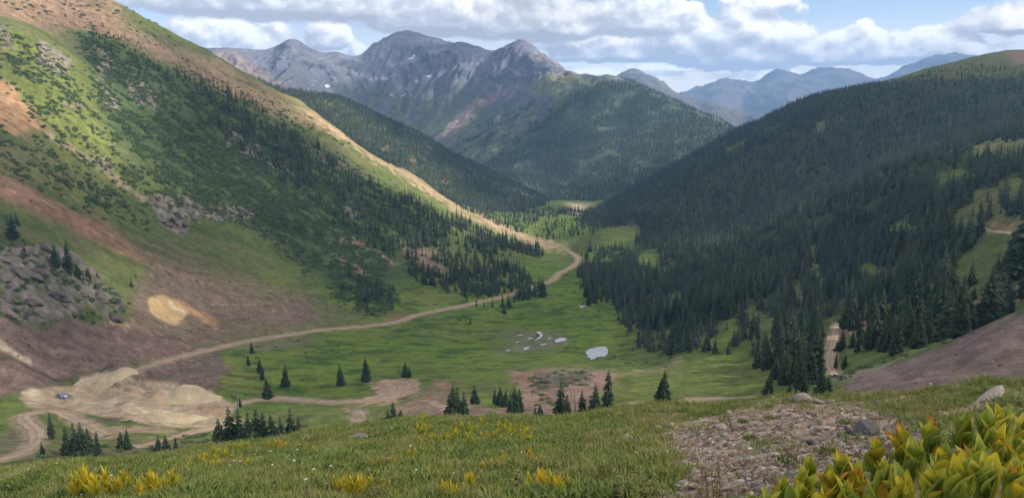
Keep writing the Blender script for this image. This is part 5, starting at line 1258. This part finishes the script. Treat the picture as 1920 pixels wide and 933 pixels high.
# ------------------------------------------------------------------ corn lilies
def leaf_material(name, base, mid, tip):
    m = bpy.data.materials.new(name); m.use_nodes = True; q = NT(m.node_tree); b = q.n['Principled BSDF']; out = q.n['Material Output']
    at_ = q.node('ShaderNodeAttribute', attribute_name='leaf'); sp_ = q.node('ShaderNodeSeparateXYZ'); q.put(sp_.inputs[0], at_.outputs['Vector'])
    t, u = sp_.outputs[0], sp_.outputs[1]
    rnd = q.node('ShaderNodeObjectInfo').outputs['Random']; co = q.node('ShaderNodeTexCoord').outputs['Object']
    nn = q.noise(co, 14, 4, .6)
    s = q.math('ADD', q.math('ADD', t, q.math('MULTIPLY', q.math('SUBTRACT', rnd, .5), .7)), q.math('ADD', q.math('MULTIPLY', q.math('SUBTRACT', nn, .5), .7), q.math('MULTIPLY', q.math('ABSOLUTE', u), .22)))
    col = q.ramp(s, [(.0, base), (.42, [(a + c) / 2 for a, c in zip(base, mid)]), (.80, mid), (.97, mid), (1.0, tip)])
    vein = q.math('SINE', q.math('MULTIPLY', u, 22.0)); col = q.mix(q.maprange(vein, -1, 1, 0, .38), col, (*[k * .55 for k in mid], 1))
    spot = q.maprange(q.noise(co, 38, 3, .7), .66, .74, 0, .8); col = q.mix(q.math('MULTIPLY', spot, q.maprange(t, .3, .9)), col, (.14, .07, .025, 1))
    q.put(b.inputs['Base Color'], col); b.inputs['Roughness'].default_value = .62; b.inputs['Specular IOR Level'].default_value = .22
    bp = q.node('ShaderNodeBump'); bp.inputs['Strength'].default_value = .35; bp.inputs['Distance'].default_value = .004; q.put(bp.inputs['Height'], vein); q.put(b.inputs['Normal'], bp.outputs[0])
    tr = q.node('ShaderNodeBsdfTranslucent'); q.put(tr.inputs[0], col); mx_ = q.node('ShaderNodeMixShader'); mx_.inputs[0].default_value = .3
    q.l.new(b.outputs[0], mx_.inputs[1]); q.l.new(tr.outputs[0], mx_.inputs[2]); q.l.new(mx_.outputs[0], out.inputs[0])
    return m
LM = [leaf_material('lily_leaf_green', (.100, .175, .036), (.270, .330, .045), (.46, .44, .05)), leaf_material('lily_leaf_turning', (.150, .215, .032), (.46, .46, .042), (.60, .46, .04)), leaf_material('lily_leaf_yellow', (.26, .27, .03), (.62, .47, .03), (.46, .20, .03))]
def leaf_mesh(seed, mat, L=1.0, wd=.36, arch=.35, fold=.35, nl=9, nw=6):
    R = random.Random(seed); v = []; f = []; at_ = []; tw = R.uniform(-.5, .5)
    for i in range(nl + 1):
        t = i / nl; w_ = wd * (math.sin(math.pi * min(1, t * .93 + .07) ** .82) ** .8) * .5 * (1 - .15 * t) if i < nl else .002
        out_ = arch * t * t * L; z_ = L * (t - .12 * t * t * arch * 2)
        for j in range(nw + 1):
            u = j / nw * 2 - 1; cup = fold * w_ * abs(u) ** 1.4; wave = .03 * math.sin(t * 9 + u * 3 + seed) * abs(u) * wd
            a = tw * t; x_ = u * w_; y_ = -cup + wave
            v.append((x_ * math.cos(a) - y_ * math.sin(a), out_ + x_ * math.sin(a) + y_ * math.cos(a), z_ - .25 * cup)); at_.append((t, u, 0))
    for i in range(nl):
        for j in range(nw):
            a = i * (nw + 1) + j; f.append((a, a + 1, a + nw + 2, a + nw + 1))
    me = new_mesh('lily_leaf', v, f, mat, True); A_ = me.attributes.new('leaf', 'FLOAT_VECTOR', 'POINT'); A_.data.foreach_set('vector', np.array(at_, np.float32).ravel()); return me
LEAVES = [[leaf_mesh(600 + k * 10 + i, LM[k], 1, [.50, .56, .44, .52][i], [.05, .16, .0, .22][i], [.6, .45, .7, .5][i]) for i in range(4)] for k in range(3)]
M_STEM = dirt_material('lily_stem', (.12, .15, .04), 8, 30)
def stem_mesh():
    v = []; f = []; n = 7
    for i in range(5):
        t = i / 4
        for k in range(n):
            a = 2 * math.pi * k / n; ra = .02 * (1 - .5 * t); v.append((ra * math.cos(a), ra * math.sin(a), t))
        if i: f += [((i - 1) * n + k, (i - 1) * n + (k + 1) % n, i * n + (k + 1) % n, i * n + k) for k in range(n)]
    return new_mesh('lily_stem', v, f, M_STEM, True)
STEM = stem_mesh()
rows = {'back': (6.3, [(1520, 852), (1583, 846), (1642, 838), (1696, 815), (1745, 822), (1800, 848), (1852, 808), (1880, 772), (1925, 792)]),
        'middle': (5.3, [(1470, 884), (1512, 872), (1560, 868), (1607, 876), (1662, 862), (1715, 858), (1772, 860), (1826, 852), (1878, 842), (1925, 850)]),
        'front': (4.5, [(1368, 928), (1402, 914), (1440, 906), (1490, 898), (1540, 905), (1588, 896), (1640, 902), (1690, 892), (1748, 886), (1800, 896), (1852, 884), (1905, 892)])}
for rn, (r0, lst) in rows.items():
    for i, (a, b) in enumerate(lst):
        R = random.Random(a * 7 + b); rr_ = r0 * R.uniform(.95, 1.06); tx_, ty_, tz_ = [float(k) for k in at(a, b, rr_)]; gz = float(NEAR.height(tx_, ty_)); Hh = max(.35, tz_ - gz)
        tone = 'yellowing' if R.random() < .55 else 'green'
        lab = f"{tone} corn lily plant, {side_word(i, len(lst))} in the {rn} row of the broad-leaved clump"
        root = empty('corn_lily', (tx_, ty_, gz - .02), R.uniform(0, 6.28), 1.0, label=lab, category='corn lily', group='corn lilies in the broad-leaved clump')
        o = link('stem', STEM, root); o.scale = (1, 1, Hh * .85)
        nl = R.randint(9, 12); ga = R.uniform(0, 6.28)
        for k in range(nl):
            t = k / (nl - 1); L = R.uniform(.20, .29) * (1 - .1 * t) * (r0 / 5.3) ** .35; zb = Hh * (.25 + .5 * t); zb = min(zb, Hh - L * .95) if t > .7 else zb
            kind = R.choices((0, 1, 2), (.5, .35, .15) if tone == 'green' else (.3, .52, .18))[0]
            o = link('leaf', LEAVES[kind][R.randrange(4)], root); ang = ga + k * 2.4; out_ = .34 - .30 * t + R.gauss(0, .07)
            o.location = (0.01 * math.cos(ang), .01 * math.sin(ang), max(.03, zb)); o.rotation_euler = (-out_, R.gauss(0, .08), ang); o.scale = (L, L, L)
# smaller turning lilies across the meadow: each plant one body of upright leaves
def small_lily(seed, kind):
    R = random.Random(seed); bm = bmesh.new(); nl = R.randint(12, 16)
    vs = []; fs = []; at_ = []; idx = []
    for k in range(nl):
        t = k / (nl - 1); me = LEAVES[R.choices((0, 1, 2), kind)[0]][R.randrange(4)]; L = R.uniform(.42, .6); ang = k * 2.4; out_ = .45 - .38 * t
        M = Matrix.Translation((0, 0, .05 + .45 * t)) @ Matrix.Rotation(ang, 4, 'Z') @ Matrix.Rotation(-out_, 4, 'X') @ Matrix.Scale(L, 4); b0 = len(vs)
        vs += [tuple(M @ q.co) for q in me.vertices]; fs += [tuple(b0 + i_ for i_ in p.vertices) for p in me.polygons]
        buf = np.zeros(len(me.vertices) * 3, np.float32); me.attributes['leaf'].data.foreach_get('vector', buf); at_.append(buf); idx += [LM.index(me.materials[0])] * len(me.polygons)
    me = new_mesh('small_corn_lily', vs, fs, LM, True, idx); A_ = me.attributes.new('leaf', 'FLOAT_VECTOR', 'POINT'); A_.data.foreach_set('vector', np.concatenate(at_)); bm.free(); return me
_LE = LEAVES; _LM = LM; LM = [leaf_material('small_lily_green', (.16, .23, .03), (.42, .48, .05), (.55, .52, .05)), leaf_material('small_lily_gold', (.24, .27, .03), (.62, .56, .04), (.70, .50, .04)), leaf_material('small_lily_orange', (.42, .34, .03), (.78, .52, .03), (.60, .26, .03))]
LEAVES = [[leaf_mesh(800 + k * 10 + i, LM[k], 1, [.17, .21, .15, .19][i], .15, .4, 5, 2) for i in range(4)] for k in range(3)]
SMALL = {'green': [small_lily(900 + i, (.5, .5, 0)) for i in range(3)], 'yellow': [small_lily(910 + i, (.05, .6, .35)) for i in range(3)], 'orange': [small_lily(920 + i, (0, .15, .85)) for i in range(3)]}
LEAVES = _LE; LM = _LM
PATCH = [('yellow', [(138, 938, 40), (158, 928, 44), (178, 935, 38), (200, 930, 42), (222, 936, 36), (232, 918, 34), (262, 938, 36), (283, 928, 40), (302, 936, 42), (330, 930, 44)], 'of the bright yellow plants at the bottom left corner'),
         ('yellow', [(628, 922, 26), (645, 930, 34), (662, 934, 40), (680, 928, 36), (695, 922, 26), (718, 920, 24), (730, 915, 20)], 'of the golden plants at the bottom, left of centre'),
         ('yellow', [(742, 905, 18), (745, 938, 20), (762, 940, 16)], 'of the small golden plants between the two golden clumps'),
         ('yellow', [(832, 940, 36), (848, 942, 34), (882, 930, 42), (920, 938, 28), (940, 940, 24)], 'of the golden plants at the bottom centre'),
         ('yellow', [(990, 938, 44), (1008, 930, 50), (1022, 938, 52), (1036, 932, 44), (1050, 940, 46), (1060, 932, 40)], 'of the dense yellow-orange clump beside the pale herb'),
         ('orange', [(905, 884, 18), (918, 880, 16), (930, 876, 18), (944, 872, 18), (950, 866, 15), (975, 858, 14), (990, 862, 20), (998, 866, 16)], 'of the little rust-orange plants in the middle of the knoll'),
         ('yellow', [(700, 878, 14), (715, 874, 16), (733, 872, 16), (745, 866, 14), (768, 864, 20), (780, 862, 20), (790, 858, 18)], 'of the yellow plants below the green plant patch'),
         ('yellow', [(820, 898, 20), (836, 894, 16), (850, 890, 14)], 'of the faint yellow plants beside the flat grey stone'),
         ('yellow', [(425, 852, 16), (440, 850, 18), (455, 847, 16), (468, 846, 14)], 'of the yellow plants in front of the spruce row'),
         ('orange', [(506, 842, 14), (516, 841, 16), (527, 841, 16), (536, 840, 12)], 'of the rusty plants in front of the spruce row'),
         ('yellow', [(575, 850, 12), (588, 852, 16), (598, 850, 10)], 'of the tiny yellow plants in the grass left of centre'),
         ('green', [(797, 808, 30)], 'single bright green plant on the crest below the turnaround')]
R = random.Random(5)
gp = [(R.uniform(778, 995), R.uniform(800, 836), R.uniform(13, 20)) for _ in range(72)]; gp = [p for p in gp if p[1] > 800 + .07 * abs(p[0] - 900)]
PATCH.append(('green', gp, None, 'yellow-green plant in the wide leafy patch under the crest', 'leafy patch under the crest'))
gp = [(R.uniform(376, 470), R.uniform(856, 882), R.uniform(14, 22)) for _ in range(26)]
PATCH.append(('green', gp, None, 'bright green plant in the lush clump below the spruce row', 'lush clump below the spruce row'))
gp = [(R.uniform(290, 372), R.uniform(872, 896), R.uniform(10, 16)) for _ in range(14)]
PATCH.append(('green', gp, None, 'dull green plant in the loose clump at the lower left', 'loose clump at the lower left'))
for P in PATCH:
    kind, lst, lab = P[:3]
    if lab is not None and len(lst) > 4 and len(lst) <= 10:
        lst = lst + [(a + R.uniform(4, 9), b + R.uniform(-5, 6), hp * R.uniform(.7, 1)) for a, b, hp in lst]
    lst = sorted(lst)
    if lab is None:       # wide patches: rows from the front back, each counted from the left
        ly = sorted(lst, key=lambda p: -p[1]); nr_ = math.ceil(len(ly) / 12); per = math.ceil(len(ly) / nr_); named = {}
        for k in range(nr_):
            row = sorted(ly[k * per:(k + 1) * per])
            for j, p in enumerate(row):
                named[p] = P[3] + f", {side_word(j, len(row)).replace(' from the left', '')} of {ROWN[k]} row"
    for i, (a, b, hp) in enumerate(lst):
        h = NEAR.hit(a, min(b, 945), 3)
        if h is None: print('no lily', a, b); continue
        L = named[(a, b, hp)] if lab is None else lab if len(lst) == 1 else side_word(i, len(lst)) + ' ' + lab
        o = link('small_corn_lily', SMALL[kind][i % 3], label=L, category='plant', group=P[4] if lab is None else ('plants ' + lab[3:])[:60]); s = hp * pxsize(h) * 1.28
        o.location = h[:3]; o.scale = (s * 1.05, s * 1.05, s); o.rotation_euler = (R.gauss(0, .08), R.gauss(0, .08), R.uniform(0, 6.28))
# cushions of longer grass and herbs on the stony ground
for i, (a, b, wd, k, lab) in enumerate([(1448, 786, 26, 'g', 'tall yellow-green grass tuft in the upper gravel'), (1425, 770, 24, 'd', 'brown dry grass tuft left of the tall green tuft'), (1365, 790, 26, 'g', 'olive grass cushion at the upper left gravel edge'), (1396, 792, 22, 'h', 'dark cushion plant right of the olive cushion'), (1308, 806, 30, 'g', 'wide grass cushion left of the gravel'), (1345, 762, 22, 'g', 'bright grass tuft on the crest left of the boulders'), (1408, 822, 24, 'h', 'green cushion near the centre of the gravel'), (1432, 838, 40, 'g', 'long low green cushion below the gravel centre'), (1488, 872, 52, 'h', 'dark green herb mat at the lower gravel'), (1510, 764, 30, 'g', 'yellow-green grass tuft under the square block'), (1590, 794, 26, 'h', 'small dark herb mat at the right of the gravel'), (1725, 800, 60, 'h', 'broad dark herb mat above the lily leaves'), (1552, 850, 22, 'g', 'small grass tuft at the lower right gravel'), (1690, 778, 70, 'g', 'long strip of grass along the upper gravel edge'), (1322, 770, 24, 'd', 'reddish dry plant tuft near the left crest')]):
    h = NEAR.hit(a, b, 3)
    if h is None: continue
    s_ = wd * pxsize(h) * .5; v, f = tuft(450 + i, 150, s_ * 1.1, {'g': .17, 'd': .14, 'h': .09}[k] * (.6 + s_), .006 if k != 'h' else .012, .55)
    o = link('grass_cushion', new_mesh('grass_cushion', v, f, {'g': M_GRASS, 'd': M_GRASS2, 'h': M_HERB}[k]), label=lab, category='grass tuft', group='grass cushions on the stony ground'); o.location = h[:3]
# tall feathery herbs
def herb(seed, n, tall, lsz):
    R = random.Random(seed); sv = []; sf = []; lv = []; lf = []
    for i in range(n):
        a = R.uniform(0, 6.28); d = .16 * R.random(); x0, y0 = d * math.cos(a), d * math.sin(a); L = R.uniform(.6, 1.0) * tall; lx, ly = R.gauss(0, .12), R.gauss(0, .12); b0 = len(sv); w_ = .005
        for t in (0, .5, 1):
            cx, cy = x0 + lx * t * t, y0 + ly * t * t
            sv += [(cx - w_, cy, L * t), (cx + w_ * .5, cy + w_, L * t), (cx + w_ * .5, cy - w_, L * t)]
        for k in range(2):
            sf += [(b0 + 3 * k + q_, b0 + 3 * k + (q_ + 1) % 3, b0 + 3 * k + 3 + (q_ + 1) % 3, b0 + 3 * k + 3 + q_) for q_ in range(3)]
        for j in range(34):
            t = R.uniform(.1, 1.0); a = R.uniform(0, 6.28); s = lsz * R.uniform(.5, 1.2) * (1.2 - .7 * t); c0 = Vector((x0 + lx * t * t, y0 + ly * t * t, L * t)); dr = Vector((math.cos(a), math.sin(a), R.uniform(.1, .9))).normalized(); sd = dr.cross(Vector((0, 0, 1))).normalized() * s * .3; b0 = len(lv)
            lv += [tuple(c0), tuple(c0 + dr * s * .5 + sd), tuple(c0 + dr * s), tuple(c0 + dr * s * .5 - sd)]; lf.append((b0, b0 + 1, b0 + 2, b0 + 3))
    return (sv, sf), (lv, lf)
M_HLEAF = foliage_material('herb_leaves', (.13, .15, .05), (.30, .30, .12), .3); M_HSTEM = dirt_material('herb_stem', (.16, .13, .07), 8, 40); M_SEED = foliage_material('seed_heads', (.10, .075, .03), (.22, .17, .07), .3)
for i, (a, b, hp, m, lab) in enumerate([(1155, 945, 70, M_HLEAF, 'pale feathery herb left of the flat slab, leftmost of the feathery herbs'), (1180, 938, 62, M_HLEAF, 'feathery pale green herb, second in the herb thicket'), (1205, 945, 66, M_HLEAF, 'feathery yellow-green herb in the middle of the thicket'), (1150, 900, 44, M_HLEAF, 'smaller feathery herb standing behind the herb thicket'), (968, 938, 62, M_HLEAF, 'pale whorled herb beside the yellow-orange clump'), (1338, 950, 100, M_SEED, 'tall brown seed stalk herb in front of the gravel'), (1320, 948, 78, M_SEED, 'shorter brown seed stalk left of the tall one'), (1895, 800, 40, M_HLEAF, 'yellow-green herb in front of the grey boulder at the right'), (1912, 770, 36, M_HLEAF, 'yellow-green herb at the right edge of the picture'), (1845, 735, 22, M_HLEAF, 'pale grass-like herb on the right crest above the slab')]):
    h = NEAR.hit(a, min(b, 960), 3)
    if h is None: print('no herb', a, b); continue
    (sv, sf), (lv, lf) = herb(700 + i, 7 if m is M_HLEAF else 4, 1.0, .16 if m is M_HLEAF else .1); root = empty('tall_herb', h[:3], 0, hp * pxsize(h), label=lab, category='herb')
    link('stems', new_mesh('herb_stems', sv, sf, M_HSTEM), root); link('foliage', new_mesh('herb_foliage', lv, lf, m), root)
# ------------------------------------------------------------------ cumulus added overhead, out of the picture, shaped to shade the valley
THIN = .62      # thin cloud: part of the light comes straight through
M_CLOUD = bpy.data.materials.new('cloud_white'); M_CLOUD.use_nodes = True
q = NT(M_CLOUD.node_tree); q.n.clear()
df = q.node('ShaderNodeBsdfDiffuse'); df.inputs[0].default_value = (.9, .9, .9, 1); tl = q.node('ShaderNodeBsdfTranslucent'); tl.inputs[0].default_value = (.9, .9, .92, 1)
mx_ = q.node('ShaderNodeMixShader'); mx_.inputs[0].default_value = .55; q.l.new(df.outputs[0], mx_.inputs[1]); q.l.new(tl.outputs[0], mx_.inputs[2]); tp = q.node('ShaderNodeBsdfTransparent'); m3 = q.node('ShaderNodeMixShader'); m3.inputs[0].default_value = THIN; q.l.new(mx_.outputs[0], m3.inputs[1]); q.l.new(tp.outputs[0], m3.inputs[2])
ou = q.node('ShaderNodeOutputMaterial'); q.l.new(m3.outputs[0], ou.inputs[0])
LIT = [[(-40, -30), (150, -30), (250, 20), (330, 70), (265, 95), (195, 105), (222, 205), (260, 305), (170, 335), (65, 280), (-40, 280)],
       [(440, 110), (560, 165), (700, 262), (850, 360), (1000, 432), (1110, 470), (1050, 478), (960, 454), (840, 398), (700, 312), (600, 246), (480, 172)],
       [(1050, 365), (1130, 365), (1130, 405), (1060, 405)]]
LIT_M = [[(960, 60), (1100, 130), (1200, 140), (1400, 240), (1340, 300), (1200, 370), (1120, 400), (1040, 390), (1010, 300), (960, 250), (930, 190), (1000, 150)], [(370, 80), (560, 60), (670, 100), (650, 190), (560, 190), (420, 140)]]
ALT = 1500.0
L_ = np.array(LDIR)
def sheet_at(x, y):
    r_ = np.hypot(x, y); a_ = np.degrees(np.arctan2(x, y)); z = np.full(x.shape, -300.0); m_ = np.zeros(x.shape, bool)
    for s, k in ((VAL, 0), (NEAR, 0), (RID, 0), (MAS, 1)):
        ins = (r_ >= s.r[0]) & (r_ <= s.r[-1]) & (a_ > math.degrees(s.a[0])) & (a_ < math.degrees(s.a[-1]))
        zz = np.where(ins, s.height(x, y), -1e4); up = zz > z; z = np.where(up, zz, z); m_ = np.where(up, k == 1, m_)
    return z, m_
def deck(step, x0, x1, y0, y1):
    """cloud cells over a stretch of sky, with how far (metres) each one's shadow falls from the sunlit ground"""
    gx, gy = np.meshgrid(np.arange(x0, x1, step), np.arange(y0, y1, step), indexing='ij')
    gx = gx.ravel() + rng.uniform(-.25, .25, gx.size) * step; gy = gy.ravel() + rng.uniform(-.25, .25, gy.size) * step
    px_ = np.full(gx.shape, -1e6); py_ = np.full(gx.shape, -1e6); done = np.zeros(gx.shape, bool); far = np.zeros(gx.shape, bool); rng_ = np.full(gx.shape, 1000.0)
    for z_ in np.arange(600, -340, -20.0):
        t = (ALT - z_) / L_[2]; x = gx - L_[0] * t; y = gy - L_[1] * t; g, mm = sheet_at(x, y); new = (~done) & (g >= z_)
        a, b = proj(x, y, np.full(x.shape, z_)); a = np.where(y > 20, a, 960.0); b = np.where(y > 20, b, 900.0)
        px_[new] = a[new]; py_[new] = b[new]; far[new] = mm[new]; rng_[new] = np.hypot(x, y)[new]; done |= new
    inpic = done & (px_ > -250) & (px_ < 2150)
    gap = np.full(gx.shape, -1e4)
    for P in LIT: gap = np.where(~far, np.maximum(gap, poly_sd(px_, py_, P, 700.0) * rng_ / F), gap)
    for P in LIT_M: gap = np.where(far, np.maximum(gap, poly_sd(px_, py_, P, 150.0) * rng_ / F), gap)
    gap = np.where(rng_ < 380, -1e4, gap)
    cover = np.where(inpic, True, (fbm(gx / 1500, gy / 1500, 3) > .15) & (gx < 6500))
    r_c = np.hypot(gx, gy); cover &= ~((np.degrees(np.arctan2(ALT - 150, r_c)) < 9.5) & (np.abs(np.degrees(np.arctan2(gx, gy))) < 40))
    return gx, gy, cover, np.where(inpic, gap, -1e4), far
C0, C1 = 270.0, 100.0
g1 = deck(C0, -3000, 8000, -1500, 8200); k1 = g1[2] & (g1[3] < np.where(g1[4], -60, -150))
g2 = deck(C1, 600, 5200, -1200, 3200); near1 = np.zeros(len(g2[0]), bool)
# the small heaps fill the ragged rim between the big heaps and the sunny gaps
k2 = g2[2] & (g2[3] < -25) & (g2[3] > -260) & ~g2[4]
gx = np.concatenate([g1[0][k1], g2[0][k2]]); gy = np.concatenate([g1[1][k1], g2[1][k2]]); SZ = np.concatenate([np.full(k1.sum(), C0), np.full(k2.sum(), C1)]); sh = np.ones(len(gx), bool)
print('cloud heaps', k1.sum(), k2.sum())
ico = bmesh.new(); bmesh.ops.create_icosphere(ico, subdivisions=1, radius=1); iv = np.array([v.co[:] for v in ico.verts]); fi = np.array([[v.index for v in f.verts] for f in ico.faces]); ico.free()
def cloud(name, sel, label):
    V = []; Fc = []; b0 = 0
    for x, y, st in zip(gx[sel], gy[sel], SZ[sel]):
        s = st * rng.uniform(.66, .86); p = iv * (1 + rng.uniform(-.12, .12, (len(iv), 1))) * np.array([s, s, s * .55]); p[:, 2] = np.maximum(p[:, 2], -s * .2); p += (x, y, ALT + rng.uniform(-25, 60)); V.append(p); Fc.append(fi + b0); b0 += len(iv)
    if V:
        me = new_mesh(name, np.vstack(V), np.vstack(Fc), M_CLOUD, True); link(name, me, label=label, category='shade_clouds', kind='stuff')
cloud('shade_clouds', sh, 'unseen white cumulus puffs added to shade the valley')
print('cloud puffs', sh.sum())
# ------------------------------------------------------------------ haze
def haze():
    x0, x1, y0, y1, z0, z1 = -12000, 15000, -600, 16000, min(s.z.min() for s in (NEAR, VAL, RID, MAS, FAR, BLU)) - 1, max(s.z.max() for s in (NEAR, VAL, RID, MAS, FAR, BLU)) + 40
    print('haze from', z0, 'to', z1)
    v = [(x, y, z) for z in (z0, z1) for y in (y0, y1) for x in (x0, x1)]
    f = [(0, 2, 3, 1), (4, 5, 7, 6), (0, 1, 5, 4), (2, 6, 7, 3), (0, 4, 6, 2), (1, 3, 7, 5)]
    m = bpy.data.materials.new('haze_air'); m.use_nodes = True; q = NT(m.node_tree); q.n.clear()
    pv = q.node('ShaderNodeVolumePrincipled'); pv.inputs['Color'].default_value = (.32, .58, 1.0, 1); pv.inputs['Density'].default_value = HAZE; pv.inputs['Anisotropy'].default_value = 0.0
    ou = q.node('ShaderNodeOutputMaterial'); q.l.new(pv.outputs[0], ou.inputs['Volume'])
    link('haze', new_mesh('haze', v, f, m), kind='stuff', label='thin blue haze filling the valley air', category='haze')
HAZE = 8.2e-5
haze()
